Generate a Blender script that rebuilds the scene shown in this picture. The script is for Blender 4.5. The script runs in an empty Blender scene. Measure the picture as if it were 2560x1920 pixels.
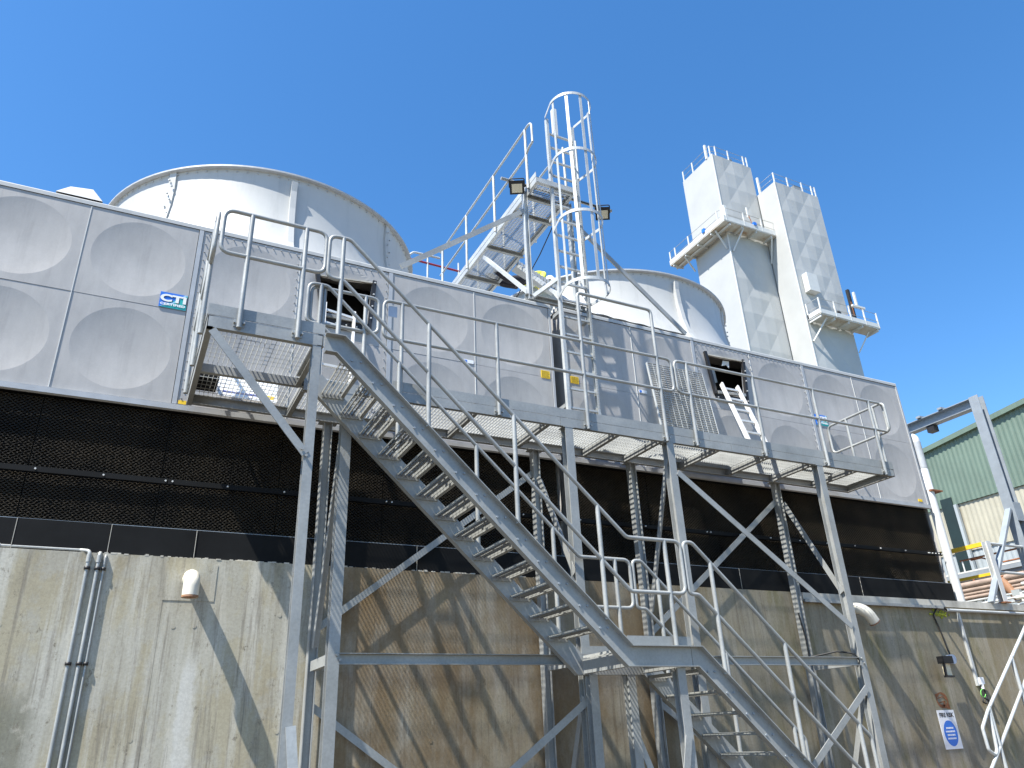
import bpy, math, random
from mathutils import Vector, Matrix
R = math.radians
random.seed(7)
scene = bpy.context.scene
col = scene.collection

# ------------------------------------------------------------------ camera
CAMLOC = Vector((0.0, -8.75, 1.6))
yaw, pit, rol = 0.47708306, 0.43663566, -0.04320819
fw = Vector((math.sin(yaw)*math.cos(pit), math.cos(yaw)*math.cos(pit), math.sin(pit)))
rt = Vector((math.cos(yaw), -math.sin(yaw), 0))
up = rt.cross(fw)
rt2 = math.cos(rol)*rt + math.sin(rol)*up
up2 = -math.sin(rol)*rt + math.cos(rol)*up
cam_d = bpy.data.cameras.new('camera')
cam = bpy.data.objects.new('camera', cam_d)
col.objects.link(cam)
m3 = Matrix((rt2, up2, -fw)).transposed()
cam.matrix_world = Matrix.Translation(CAMLOC) @ m3.to_4x4()
cam_d.sensor_fit = 'HORIZONTAL'
cam_d.sensor_width = 36.0
cam_d.lens = 36.0*1893.386/2560.0
cam_d.clip_start = 0.1
cam_d.clip_end = 3000
scene.camera = cam

# ------------------------------------------------------------------ light
K = 4.8
sun_dir = Vector((0.585*K, 1.0, -K)).normalized()
elev = math.asin(-sun_dir.z)
az = math.atan2(-sun_dir.x, -sun_dir.y)
world = bpy.data.worlds.new('World')
scene.world = world
world.use_nodes = True
wn = world.node_tree
bg = wn.nodes['Background']
sky = wn.nodes.new('ShaderNodeTexSky')
sky.sky_type = 'NISHITA'
sky.sun_disc = False
sky.sun_elevation = elev
sky.sun_rotation = az % (2*math.pi)
sky.altitude = 0
sky.air_density = 1.0
sky.dust_density = 0.3
sky.ozone_density = 3.0
hs = wn.nodes.new('ShaderNodeHueSaturation')
hs.inputs['Saturation'].default_value = 1.26
wn.links.new(sky.outputs[0], hs.inputs['Color'])
wn.links.new(hs.outputs[0], bg.inputs['Color'])
bg.inputs['Strength'].default_value = 0.118
sd = bpy.data.lights.new('sun', 'SUN')
sd.energy = 5.0
sd.angle = R(0.53)
sd.color = (1.0, 0.95, 0.86)
sun = bpy.data.objects.new('sun', sd)
sun.rotation_euler = sun_dir.to_track_quat('-Z', 'Y').to_euler()
sun.location = (-20, -10, 40)
col.objects.link(sun)
scene.view_settings.view_transform = 'Standard'
scene.view_settings.look = 'None'
scene.view_settings.gamma = 1.0
scene.view_settings.exposure = 1.15
scene.view_settings.use_curve_mapping = False

# ------------------------------------------------------------------ materials
def nodes_of(name):
    m = bpy.data.materials.new(name)
    m.use_nodes = True
    nt = m.node_tree
    return m, nt, nt.nodes['Principled BSDF']

def noise(nt, scale, detail=4, rough=0.6, stretch=None, coord='Object'):
    tc = nt.nodes.new('ShaderNodeTexCoord')
    n = nt.nodes.new('ShaderNodeTexNoise')
    n.inputs['Scale'].default_value = scale
    n.inputs['Detail'].default_value = detail
    n.inputs['Roughness'].default_value = rough
    if stretch:
        mp = nt.nodes.new('ShaderNodeMapping')
        mp.inputs['Scale'].default_value = stretch
        nt.links.new(tc.outputs[coord], mp.inputs['Vector'])
        nt.links.new(mp.outputs[0], n.inputs['Vector'])
    else:
        nt.links.new(tc.outputs[coord], n.inputs['Vector'])
    return n

def ramp(nt, src, stops):
    r = nt.nodes.new('ShaderNodeValToRGB')
    e = r.color_ramp.elements
    while len(e) < len(stops):
        e.new(0.5)
    for i, (p, c) in enumerate(stops):
        e[i].position = p
        e[i].color = (c[0], c[1], c[2], 1) if isinstance(c, (tuple, list)) else (c, c, c, 1)
    nt.links.new(src, r.inputs['Fac'])
    return r

def mix(nt, fac, a, b, mode='MIX'):
    mx = nt.nodes.new('ShaderNodeMix')
    mx.data_type = 'RGBA'
    mx.blend_type = mode
    for s, k in ((fac, 0), (a, 6), (b, 7)):
        if isinstance(s, (int, float)):
            mx.inputs[k].default_value = s
        elif isinstance(s, tuple):
            mx.inputs[k].default_value = (*s, 1)
        else:
            nt.links.new(s, mx.inputs[k])
    return mx.outputs[2]

def bump(nt, b, src, strength=0.2, dist=0.01):
    bp = nt.nodes.new('ShaderNodeBump')
    bp.inputs['Strength'].default_value = strength
    bp.inputs['Distance'].default_value = dist
    nt.links.new(src, bp.inputs['Height'])
    nt.links.new(bp.outputs[0], b.inputs['Normal'])

def simple(name, c, rough=0.5, metal=0.0, var=0.12, scale=6.0, bumps=0.0, stretch=None):
    m, nt, b = nodes_of(name)
    n = noise(nt, scale, 5, 0.6, stretch)
    lo = tuple(max(0, x*(1-var)) for x in c)
    hi = tuple(min(1, x*(1+var)) for x in c)
    r = ramp(nt, n.outputs['Fac'], [(0.3, lo), (0.7, hi)])
    nt.links.new(r.outputs[0], b.inputs['Base Color'])
    b.inputs['Roughness'].default_value = rough
    b.inputs['Metallic'].default_value = metal
    if bumps:
        bump(nt, b, n.outputs['Fac'], bumps, 0.01)
    return m

def galvanised(name, c, metal=0.12, rough=0.42, dirt=0.25):
    m, nt, b = nodes_of(name)
    n1 = noise(nt, 2.2, 5, 0.65)
    n2 = noise(nt, 38, 3, 0.6)
    n3 = noise(nt, 9, 5, 0.7, (1, 1, 0.25))
    r1 = ramp(nt, n1.outputs['Fac'], [(0.3, tuple(x*0.78 for x in c)), (0.7, tuple(min(1, x*1.12) for x in c))])
    r2 = ramp(nt, n2.outputs['Fac'], [(0.35, 0.93), (0.65, 1.05)])
    cc = mix(nt, 1.0, r1.outputs[0], r2.outputs[0], 'MULTIPLY')
    d = ramp(nt, n3.outputs['Fac'], [(0.56, 0.0), (0.78, dirt)])
    cc = mix(nt, d.outputs[0], cc, (0.30, 0.27, 0.21))
    nt.links.new(cc, b.inputs['Base Color'])
    rr = ramp(nt, n1.outputs['Fac'], [(0.3, rough-0.08), (0.7, rough+0.12)])
    nt.links.new(rr.outputs[0], b.inputs['Roughness'])
    b.inputs['Metallic'].default_value = metal
    return m

M = {}
M['galv'] = galvanised('galvanised_steel', (0.30, 0.312, 0.308))
M['galv_tube'] = galvanised('galvanised_tube', (0.34, 0.352, 0.345), 0.2, 0.42, 0.3)
M['galv_light'] = galvanised('galvanised_new', (0.47, 0.49, 0.49), 0.2, 0.45, 0.12)
M['grating'] = galvanised('grating_steel', (0.42, 0.435, 0.425), 0.1, 0.55, 0.2)
M['tread'] = galvanised('tread_steel', (0.28, 0.29, 0.28), 0.1, 0.5, 0.3)
def mk_grp():
    m, nt, b = nodes_of('white_fibreglass')
    n1 = noise(nt, 0.9, 6, 0.65)
    n2 = noise(nt, 3.5, 7, 0.7, (1, 1, 0.08))
    n3 = noise(nt, 0.8, 3, 0.5)
    r1 = ramp(nt, n1.outputs['Fac'], [(0.3, (0.40, 0.41, 0.405)), (0.7, (0.455, 0.46, 0.45))])
    r2 = ramp(nt, n2.outputs['Fac'], [(0.32, 0.86), (0.48, 1.0), (0.7, 1.03)])
    c = mix(nt, 1.0, r1.outputs[0], r2.outputs[0], 'MULTIPLY')
    r3 = ramp(nt, n2.outputs['Fac'], [(0.64, 0.0), (0.76, 0.35)])
    c = mix(nt, r3.outputs[0], c, (0.30, 0.26, 0.19))
    nt.links.new(c, b.inputs['Base Color'])
    b.inputs['Roughness'].default_value = 0.45
    bump(nt, b, n1.outputs['Fac'], 0.12, 0.03)
    return m
M['white_grp'] = mk_grp()
M['white_paint'] = simple('white_paint', (0.55, 0.56, 0.55), 0.5, 0, 0.06, 3)
M['black_pvc'] = simple('black_plastic_fill', (0.036, 0.028, 0.017), 0.6, 0, 0.8, 1.6)  # brown tone and strong patches stand in for patchy sunlight
M['black_board'] = simple('black_board', (0.007, 0.0075, 0.008), 0.65, 0, 0.35, 2.5)
M['black_board'].node_tree.nodes['Principled BSDF'].inputs['Specular IOR Level'].default_value = 0.15
M['dark'] = simple('dark_interior', (0.006, 0.006, 0.006), 0.9, 0, 0.2, 3)  # near-black tone stands in for the unlit space inside the towers
M['blackmetal'] = simple('black_metal', (0.02, 0.02, 0.022), 0.5, 0.2, 0.3, 8)
M['alu'] = simple('aluminium', (0.72, 0.71, 0.68), 0.4, 0.3, 0.08, 12)
M['yellow'] = simple('yellow_paint', (0.75, 0.46, 0.03), 0.5, 0, 0.1, 8)
M['yellow_sign'] = simple('yellow_label', (0.80, 0.52, 0.02), 0.5, 0, 0.06, 8)
M['red'] = simple('red_paint', (0.25, 0.012, 0.02), 0.5, 0, 0.1, 8)
M['orange'] = simple('orange_plastic', (0.65, 0.20, 0.08), 0.6, 0, 0.2, 10)
M['rust'] = simple('rusty_iron', (0.22, 0.085, 0.035), 0.85, 0, 0.5, 14, 0.2)
M['blue'] = simple('blue_print', (0.02, 0.16, 0.62), 0.4, 0, 0.05, 8)
M['navy'] = simple('navy_print', (0.01, 0.03, 0.30), 0.45, 0, 0.05, 8)
M['teal'] = simple('teal_print', (0.02, 0.38, 0.36), 0.4, 0, 0.05, 8)
M['lightblue'] = simple('light_blue_print', (0.35, 0.58, 0.80), 0.4, 0, 0.05, 8)
M['white_sign'] = simple('white_sign', (0.78, 0.79, 0.80), 0.4, 0, 0.03, 8)
M['grey_sign'] = simple('grey_notice', (0.42, 0.48, 0.58), 0.4, 0, 0.08, 8)
M['ink'] = simple('black_ink', (0.01, 0.01, 0.012), 0.5, 0, 0.1, 8)
M['cream_pvc'] = simple('cream_plastic', (0.70, 0.66, 0.56), 0.4, 0, 0.08, 5)
M['hivis'] = simple('hi_vis_yellow', (0.62, 0.66, 0.08), 0.8, 0, 0.1, 20)
M['reflect'] = simple('reflective_band', (0.7, 0.7, 0.68), 0.4, 0, 0.05, 20)
M['trousers'] = simple('dark_trousers', (0.015, 0.014, 0.02), 0.85, 0, 0.3, 20)
M['skin'] = simple('skin', (0.45, 0.25, 0.16), 0.5, 0, 0.1, 20)
M['pink_pipe'] = simple('pinkish_pipe', (0.30, 0.23, 0.19), 0.6, 0, 0.2, 6)
M['brown_duct'] = simple('brown_duct', (0.30, 0.16, 0.09), 0.6, 0, 0.25, 5)
M['lamp_glass'] = simple('lamp_glass', (0.62, 0.55, 0.40), 0.15, 0, 0.1, 40)
M['moss'] = simple('moss', (0.28, 0.30, 0.03), 0.95, 0, 0.4, 25, 0.5)
M['greybeam'] = simple('grey_painted_steel', (0.25, 0.285, 0.32), 0.5, 0.1, 0.12, 5)
M['tower_white'] = simple('tower_white', (0.40, 0.41, 0.405), 0.5, 0, 0.06, 0.6)
M['plate_rust'] = None
M['cable'] = simple('black_cable', (0.012, 0.012, 0.012), 0.6, 0, 0.2, 20)
M['green_wire'] = simple('green_wire', (0.15, 0.5, 0.1), 0.5, 0, 0.1, 20)
M['shade_green'] = simple('green_cladding_shade', (0.005, 0.018, 0.018), 0.6, 0, 0.2, 3)  # green cladding tone darkened to stand for a shadow

def mk_panel():
    m, nt, b = nodes_of('grey_panel')
    n1 = noise(nt, 1.1, 6, 0.62)
    n2 = noise(nt, 7, 5, 0.7, (1.0, 1.0, 0.35))
    n3 = noise(nt, 60, 2, 0.5)
    r1 = ramp(nt, n1.outputs['Fac'], [(0.28, (0.335, 0.329, 0.322)), (0.72, (0.41, 0.40, 0.388))])
    r2 = ramp(nt, n2.outputs['Fac'], [(0.3, 0.92), (0.7, 1.06)])
    c = mix(nt, 1.0, r1.outputs[0], r2.outputs[0], 'MULTIPLY')
    n4 = noise(nt, 6, 7, 0.72, (1.0, 1.0, 0.06))
    r4 = ramp(nt, n4.outputs['Fac'], [(0.34, 0.88), (0.46, 1.0), (0.60, 1.0), (0.70, 1.06)])
    c = mix(nt, 1.0, c, r4.outputs[0], 'MULTIPLY')
    r3 = ramp(nt, n3.outputs['Fac'], [(0.3, 0.975), (0.7, 1.025)])
    c = mix(nt, 1.0, c, r3.outputs[0], 'MULTIPLY')
    nt.links.new(c, b.inputs['Base Color'])
    b.inputs['Roughness'].default_value = 0.5
    bump(nt, b, n1.outputs['Fac'], 0.10, 0.02)
    return m
M['panel'] = mk_panel()
M['panel_trim'] = simple('panel_trim', (0.38, 0.395, 0.41), 0.45, 0.1, 0.1, 5)

def mk_plate_rust():
    m, nt, b = nodes_of('rusty_underside')
    n1 = noise(nt, 0.9, 6, 0.7)
    r = ramp(nt, n1.outputs['Fac'], [(0.45, (0.62, 0.61, 0.58)), (0.60, (0.52, 0.45, 0.37)), (0.72, (0.36, 0.19, 0.10))])
    nt.links.new(r.outputs[0], b.inputs['Base Color'])
    b.inputs['Roughness'].default_value = 0.8
    return m
M['plate_rust'] = mk_plate_rust()

def mk_concrete():
    m, nt, b = nodes_of('weathered_concrete')
    tc = nt.nodes.new('ShaderNodeTexCoord')
    sep = nt.nodes.new('ShaderNodeSeparateXYZ')
    nt.links.new(tc.outputs['Object'], sep.inputs[0])
    big = noise(nt, 0.55, 5, 0.6, (1, 1, 0.7))
    streak = noise(nt, 5.0, 7, 0.68, (1.0, 1.0, 0.07))
    streak2 = noise(nt, 15.0, 6, 0.7, (1.0, 1.0, 0.05))
    fine = noise(nt, 45, 5, 0.75)
    spots = noise(nt, 9, 6, 0.8)
    base = ramp(nt, big.outputs['Fac'], [(0.32, (0.265, 0.225, 0.15)), (0.5, (0.37, 0.335, 0.24)), (0.68, (0.42, 0.395, 0.305))])
    pale = ramp(nt, streak.outputs['Fac'], [(0.47, 0.0), (0.62, 0.9)])
    pn = noise(nt, 1.3, 8, 0.70, (1, 1, 0.7))
    pt = ramp(nt, pn.outputs['Fac'], [(0.47, 0.0), (0.53, 0.5), (0.62, 0.55), (0.70, 0.1)])
    c = mix(nt, pt.outputs[0], base.outputs[0], (0.39, 0.385, 0.345))
    c = mix(nt, pale.outputs[0], c, (0.50, 0.485, 0.42))
    dark = ramp(nt, streak2.outputs['Fac'], [(0.32, 0.7), (0.48, 0.0)])
    c = mix(nt, dark.outputs[0], c, (0.17, 0.15, 0.12))
    # brown seepage, darkened further for walkway shade (rises and falls along the wall)
    def band(src, a0, a1, b0, b1):
        r = nt.nodes.new('ShaderNodeMapRange'); r.interpolation_type = 'SMOOTHSTEP'
        r.inputs[1].default_value = a0; r.inputs[2].default_value = a1
        nt.links.new(src, r.inputs[0])
        q = nt.nodes.new('ShaderNodeMapRange'); q.interpolation_type = 'SMOOTHSTEP'
        q.inputs[1].default_value = b0; q.inputs[2].default_value = b1
        q.inputs[3].default_value = 1; q.inputs[4].default_value = 0
        nt.links.new(src, q.inputs[0])
        mu = nt.nodes.new('ShaderNodeMath'); mu.operation = 'MULTIPLY'
        nt.links.new(r.outputs[0], mu.inputs[0]); nt.links.new(q.outputs[0], mu.inputs[1])
        return mu.outputs[0]
    def mul(a, bb):
        mu = nt.nodes.new('ShaderNodeMath'); mu.operation = 'MULTIPLY'
        nt.links.new(a, mu.inputs[0])
        if isinstance(bb, float):
            mu.inputs[1].default_value = bb
        else:
            nt.links.new(bb, mu.inputs[1])
        return mu.outputs[0]
    bx = band(sep.outputs[0], 1.9, 2.2, 6.2, 8.6)
    bn = ramp(nt, noise(nt, 1.3, 7, 0.7, (1, 1, 0.45)).outputs['Fac'], [(0.34, 0.25), (0.58, 0.9)])
    c = mix(nt, mul(bx, bn.outputs[0]), c, (0.185, 0.125, 0.062))
    rx = band(sep.outputs[0], 4.5, 9.0, 90, 99)
    rn = ramp(nt, noise(nt, 1.1, 6, 0.65, (1, 1, 0.5)).outputs['Fac'], [(0.3, 0.85), (0.75, 0.35)])
    c = mix(nt, mul(rx, rn.outputs[0]), c, (0.185, 0.148, 0.085))
    # moss and algae on the right hand stretch
    gx = band(sep.outputs[0], 6.5, 9.5, 13.0, 15.5)
    gn = ramp(nt, noise(nt, 2.2, 7, 0.75, (1, 1, 0.3)).outputs['Fac'], [(0.5, 0.0), (0.68, 0.8)])
    c = mix(nt, mul(gx, gn.outputs[0]), c, (0.135, 0.125, 0.045))
    # grey green damp in the lower left corner
    lx = band(sep.outputs[0], -9, -8, -0.75, -0.35)
    lz = band(sep.outputs[2], -2, -1, 1.9, 2.35)
    ln = ramp(nt, noise(nt, 2.5, 6, 0.7).outputs['Fac'], [(0.40, 0.0), (0.5, 0.8)])
    c = mix(nt, mul(mul(lx, lz), ln.outputs[0]), c, (0.15, 0.15, 0.11))
    # dark seep under the top edge
    tz = band(sep.outputs[2], 2.6, 3.5, 9, 10)
    tn = ramp(nt, noise(nt, 2.0, 7, 0.75, (1, 1, 0.25)).outputs['Fac'], [(0.48, 0.0), (0.66, 0.55)])
    c = mix(nt, mul(tz, tn.outputs[0]), c, (0.13, 0.115, 0.085))
    mo = noise(nt, 13, 9, 0.82, (1, 1, 0.55))
    mm = ramp(nt, mo.outputs['Fac'], [(0.34, 0.85), (0.43, 0.0)])
    c = mix(nt, mm.outputs[0], c, (0.14, 0.12, 0.085))
    wob = nt.nodes.new('ShaderNodeMath'); wob.operation = 'MULTIPLY_ADD'
    nt.links.new(noise(nt, 3, 5, 0.7).outputs['Fac'], wob.inputs[0]); wob.inputs[1].default_value = 0.22
    nt.links.new(sep.outputs[0], wob.inputs[2])
    ex = mul(band(wob.outputs[0], 0.74, 0.78, 0.88, 0.93), band(sep.outputs[2], -3, -2, 2.3, 2.6))
    c = mix(nt, mul(ex, 0.8), c, (0.55, 0.545, 0.50))
    f = ramp(nt, fine.outputs['Fac'], [(0.25, 0.80), (0.75, 1.16)])
    c = mix(nt, 1.0, c, f.outputs[0], 'MULTIPLY')
    sp = ramp(nt, spots.outputs['Fac'], [(0.27, 0.75), (0.33, 0.0)])
    c = mix(nt, sp.outputs[0], c, (0.09, 0.08, 0.06))
    nt.links.new(c, b.inputs['Base Color'])
    b.inputs['Roughness'].default_value = 0.9
    hsum = mix(nt, 0.5, fine.outputs['Fac'], streak2.outputs['Fac'])
    bump(nt, b, hsum, 0.22, 0.006)
    return m
M['concrete'] = mk_concrete()
M['ground'] = simple('ground_concrete', (0.11, 0.09, 0.064), 0.9, 0, 0.2, 0.8, 0.1)
M['cap_concrete'] = simple('cap_concrete', (0.42, 0.40, 0.35), 0.9, 0, 0.35, 3.5, 0.3, (1, 1, 0.3))

def mk_cladding(name, c, dirty):
    m, nt, b = nodes_of(name)
    n = noise(nt, 0.7, 6, 0.7)
    n2 = noise(nt, 3, 6, 0.7, (1, 1, 0.12))
    r = ramp(nt, n.outputs['Fac'], [(0.3, tuple(x*0.86 for x in c)), (0.7, tuple(min(1, x*1.08) for x in c))])
    d = ramp(nt, n2.outputs['Fac'], [(0.5, 0.0), (0.75, dirty)])
    cc = mix(nt, d.outputs[0], r.outputs[0], tuple(x*0.55 for x in c))
    nt.links.new(cc, b.inputs['Base Color'])
    b.inputs['Roughness'].default_value = 0.55
    return m
M['green_clad'] = mk_cladding('green_cladding', (0.115, 0.165, 0.13), 0.5)
M['cream_clad'] = mk_cladding('cream_cladding', (0.37, 0.35, 0.275), 0.25)
M['pale_clad'] = mk_cladding('pale_cladding', (0.32, 0.355, 0.37), 0.25)

# ------------------------------------------------------------------ mesh helpers
class MB:
    def __init__(s):
        s.v = []; s.f = []; s.sm = []
    def add(s, vs, fs, smooth=False):
        o = len(s.v)
        s.v += [tuple(x) for x in vs]
        s.f += [tuple(i+o for i in f) for f in fs]
        s.sm += [smooth]*len(fs)
        return s
    def box(s, x0, x1, y0, y1, z0, z1):
        v = [(x0,y0,z0),(x1,y0,z0),(x1,y1,z0),(x0,y1,z0),(x0,y0,z1),(x1,y0,z1),(x1,y1,z1),(x0,y1,z1)]
        return s.add(v, [(0,3,2,1),(4,5,6,7),(0,1,5,4),(1,2,6,5),(2,3,7,6),(3,0,4,7)])
    def extr(s, prof, p, q, upv=(0,0,1)):
        p = Vector(p); q = Vector(q); d = (q-p).normalized(); u = Vector(upv)
        side = d.cross(u)
        if side.length < 1e-5:
            side = d.cross(Vector((1,0,0)))
        side.normalize(); u = side.cross(d).normalized()
        n = len(prof)
        v = [p+side*a+u*b for a,b in prof] + [q+side*a+u*b for a,b in prof]
        f = [(i,(i+1)%n,(i+1)%n+n,i+n) for i in range(n)]
        return s.add(v, f+[tuple(range(n-1,-1,-1)), tuple(range(n,2*n))])
    def bar(s, p, q, w, h, upv=(0,0,1)):
        return s.extr([(-w/2,-h/2),(w/2,-h/2),(w/2,h/2),(-w/2,h/2)], p, q, upv)
    def tube(s, p, q, r, n=10, caps=True, r2=None):
        p = Vector(p); q = Vector(q); d = (q-p).normalized()
        a = d.orthogonal().normalized(); b = d.cross(a)
        r2 = r if r2 is None else r2
        v = []
        for i in range(n):
            t = 2*math.pi*i/n; w = a*math.cos(t)+b*math.sin(t)
            v.append(p+w*r)
        for i in range(n):
            t = 2*math.pi*i/n; w = a*math.cos(t)+b*math.sin(t)
            v.append(q+w*r2)
        s.add(v, [(i,(i+1)%n,(i+1)%n+n,i+n) for i in range(n)], True)
        if caps:
            s.add(v[:n], [tuple(range(n-1,-1,-1))]); s.add(v[n:], [tuple(range(n))])
        return s
    def path(s, pts, r, n=10, fil=0.0, closed=False, caps=True):
        P = [Vector(p) for p in pts]
        if fil:
            P = fillet(P, fil, closed)
        N = len(P); rings = []
        def tan(i):
            if closed:
                return (P[(i+1)%N]-P[i-1]).normalized()
            return (P[min(i+1,N-1)]-P[max(i-1,0)]).normalized()
        t0 = tan(0); a = t0.orthogonal().normalized()
        for i in range(N):
            t = tan(i)
            a = (a - t*a.dot(t)).normalized(); b = t.cross(a)
            rings.append([P[i]+(a*math.cos(2*math.pi*k/n)+b*math.sin(2*math.pi*k/n))*r for k in range(n)])
        v = [x for g in rings for x in g]; f = []
        for i in range(N if closed else N-1):
            j = (i+1) % N
            off = 0
            if closed and j == 0:
                best = min(range(n), key=lambda o: (rings[i][0]-rings[0][o]).length)
                off = best
            for k in range(n):
                f.append((i*n+k, i*n+(k+1)%n, j*n+(k+1+off)%n, j*n+(k+off)%n))
        s.add(v, f, True)
        if caps and not closed:
            s.add(rings[0], [tuple(range(n-1,-1,-1))]); s.add(rings[-1], [tuple(range(n))])
        return s
    def sweep_xz(s, pth, prof):
        """profile (y, n) carried along a path in the XZ plane with mitred corners"""
        P = [Vector((x, z)) for x, z in pth]; N = len(P); rings = []
        for i in range(N):
            d0 = (P[i]-P[i-1]).normalized() if i else None
            d1 = (P[i+1]-P[i]).normalized() if i < N-1 else None
            if d0 is None: d0 = d1
            if d1 is None: d1 = d0
            n0 = Vector((-d0.y, d0.x)); n1 = Vector((-d1.y, d1.x))
            m = (n0+n1).normalized(); k = 1/max(0.3, m.dot(n0))
            rings.append([(P[i].x+m.x*k*b, a, P[i].y+m.y*k*b) for a, b in prof])
        n = len(prof); v = [x for g in rings for x in g]; f = []
        for i in range(N-1):
            for k in range(n):
                f.append((i*n+k, (i+1)*n+k, (i+1)*n+(k+1)%n, i*n+(k+1)%n))
        return s.add(v, f+[tuple(range(n)), tuple(range(N*n-1, (N-1)*n-1, -1))])
    def lathe(s, prof, c, n=96, a0=0, a1=360, smooth=True):
        full = abs(a1-a0) >= 360
        k = n if full else n+1
        v = []
        for i in range(k):
            t = R(a0+(a1-a0)*i/n)
            for r, z in prof:
                v.append((c[0]+r*math.sin(t), c[1]-r*math.cos(t), z))
        m = len(prof); f = []
        for i in range(n):
            j = (i+1) % k
            for q in range(m-1):
                f.append((i*m+q, j*m+q, j*m+q+1, i*m+q+1))
        return s.add(v, f, smooth)
    def ball(s, c, r, nu=10, nv=6, sc=(1,1,1)):
        v = []; f = []
        for j in range(nv+1):
            ph = math.pi*j/nv
            for i in range(nu):
                th = 2*math.pi*i/nu
                v.append((c[0]+r*sc[0]*math.sin(ph)*math.cos(th), c[1]+r*sc[1]*math.sin(ph)*math.sin(th), c[2]+r*sc[2]*math.cos(ph)))
        for j in range(nv):
            for i in range(nu):
                f.append((j*nu+i, (j+1)*nu+i, (j+1)*nu+(i+1)%nu, j*nu+(i+1)%nu))
        return s.add(v, f, True)
    def mesh(s, name):
        me = bpy.data.meshes.new(name)
        me.from_pydata(s.v, [], s.f)
        me.polygons.foreach_set('use_smooth', s.sm)
        me.update()
        return me
    def build(s, name, mat, parent=None, loc=None):
        return place(name, s.mesh(name), mat, parent, loc)

def place(name, me, mat, parent=None, loc=None):
    if mat is not None and not me.materials:
        me.materials.append(M[mat])
    o = bpy.data.objects.new(name, me)
    col.objects.link(o)
    if loc is not None:
        o.location = loc
    if parent is not None:
        o.parent = parent
        off = Vector((0, 0, 0)); p = parent
        while p is not None:
            off += p.location if p.type == 'EMPTY' or p.get('_off') else Vector((0, 0, 0))
            p = p.parent
        o.matrix_parent_inverse = Matrix.Translation(-parent_world(parent))
    return o

def parent_world(p):
    t = Vector((0, 0, 0))
    while p is not None:
        t += p.location + p.matrix_parent_inverse.translation
        p = p.parent
    return t

def fillet(P, r, closed):
    out = []; N = len(P)
    for i in range(N):
        if not closed and i in (0, N-1):
            out.append(P[i]); continue
        a = P[i-1]-P[i]; b = P[(i+1) % N]-P[i]
        la, lb = a.length, b.length
        a.normalize(); b.normalize()
        ang = a.angle(b)
        if ang > math.pi-0.05:
            out.append(P[i]); continue
        t = min(r/math.tan(ang/2), la*0.49, lb*0.49)
        p0 = P[i]+a*t; p1 = P[i]+b*t
        for k in range(6):
            u = k/5
            out.append(p0*(1-u)**2 + P[i]*2*u*(1-u) + p1*u*u)
    return out

def tag(o, label, cat, group=None, kind=None):
    o['label'] = label; o['category'] = cat
    if group: o['group'] = group
    if kind: o['kind'] = kind
    return o

def thing(name, loc, label, cat, group=None):
    o = bpy.data.objects.new(name, None)
    o.empty_display_size = 0.2
    o.location = loc
    col.objects.link(o)
    return tag(o, label, cat, group)

def text_mesh(s, size, loc, spacing=1.0, depth=0.001, bold=0.0, rotz=0.0, wide=1.0):
    cu = bpy.data.curves.new('lettering', 'FONT')
    cu.body = s; cu.size = size; cu.extrude = depth; cu.align_x = 'CENTER'; cu.align_y = 'CENTER'
    cu.space_character = spacing; cu.offset = bold
    o = bpy.data.objects.new('lettering', cu)
    col.objects.link(o)
    dg = bpy.context.evaluated_depsgraph_get(); dg.update()
    me = bpy.data.meshes.new_from_object(o.evaluated_get(dg))
    bpy.data.objects.remove(o); bpy.data.curves.remove(cu)
    me.transform(Matrix.Translation(loc) @ Matrix.Rotation(rotz, 4, 'Z') @ Matrix.Rotation(R(90), 4, 'X') @ Matrix.Diagonal((wide, 1, 1, 1)))
    return me

def isec(w, h, tw=0.008, tf=0.009):
    a, b, c, d = w/2, h/2, tw/2, h/2-tf
    return [(-a,-b),(a,-b),(a,-d),(c,-d),(c,d),(a,d),(a,b),(-a,b),(-a,d),(-c,d),(-c,-d),(-a,-d)]
def csec(w, h, t=0.008, flip=1):
    a, b = w/2, h/2
    p = [(-a,-b),(a,-b),(a,-b+t),(-a+t,-b+t),(-a+t,b-t),(a,b-t),(a,b),(-a,b)]
    return p if flip > 0 else [(-x, y) for x, y in reversed(p)]
def lsec(a, b, t=0.008):
    return [(0,0),(a,0),(a,t),(t,t),(t,b),(0,b)]

# ------------------------------------------------------------------ ground
g = MB().add([(-400,-400,0),(400,-400,0),(400,600,0),(-400,600,0)], [(0,1,2,3)]).build('ground', 'ground')
g['kind'] = 'structure'

# ------------------------------------------------------------------ concrete wall
ZC = 3.46
wall = thing('concrete_wall', (6, 0, 0), 'weathered concrete basin wall under the black tower louvres', 'wall')
joints = [-8.0, -3.2, 0.37, 2.61, 3.92, 6.35, 8.9, 11.3, 15.2, 19.0, 24.0]
for i in range(len(joints)-1):
    a, b = joints[i]+0.0012, joints[i+1]-0.0012
    mb = MB()
    dz = random.uniform(-0.004, 0.004); dy = random.uniform(-0.002, 0.002)
    mb.box(a, b, -0.035+dy, 8.7, 0, ZC+dz)
    mb.build('concrete_bay', 'concrete', wall)
MB().box(-8, 24, -0.031, 8.6, 0.01, ZC-0.02).build('core', 'concrete', wall)
# raised cap on the right hand stretch
cap = MB()
cap.box(9.35, 24, -0.075, 0.35, 3.34, 3.452)
cap.build('wall_cap', 'cap_concrete', wall)
for (x, z) in ((0.50,2.76),(0.70,2.77),(0.27,1.72),(1.55,2.9),(1.62,1.75),(3.1,2.9),(3.3,1.6),(-1.0,2.75),(5.4,2.9),(7.4,2.9),(11.0,2.0),(10.2,1.5)):
    MB().tube((x,-0.02,z), (x,-0.0385,z), 0.022, 12).build('tie_plug', 'concrete', wall)
MB().box(0.36, 0.86, -0.02, -0.0405, 3.02, 3.40).build('patch', 'concrete', wall)
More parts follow.
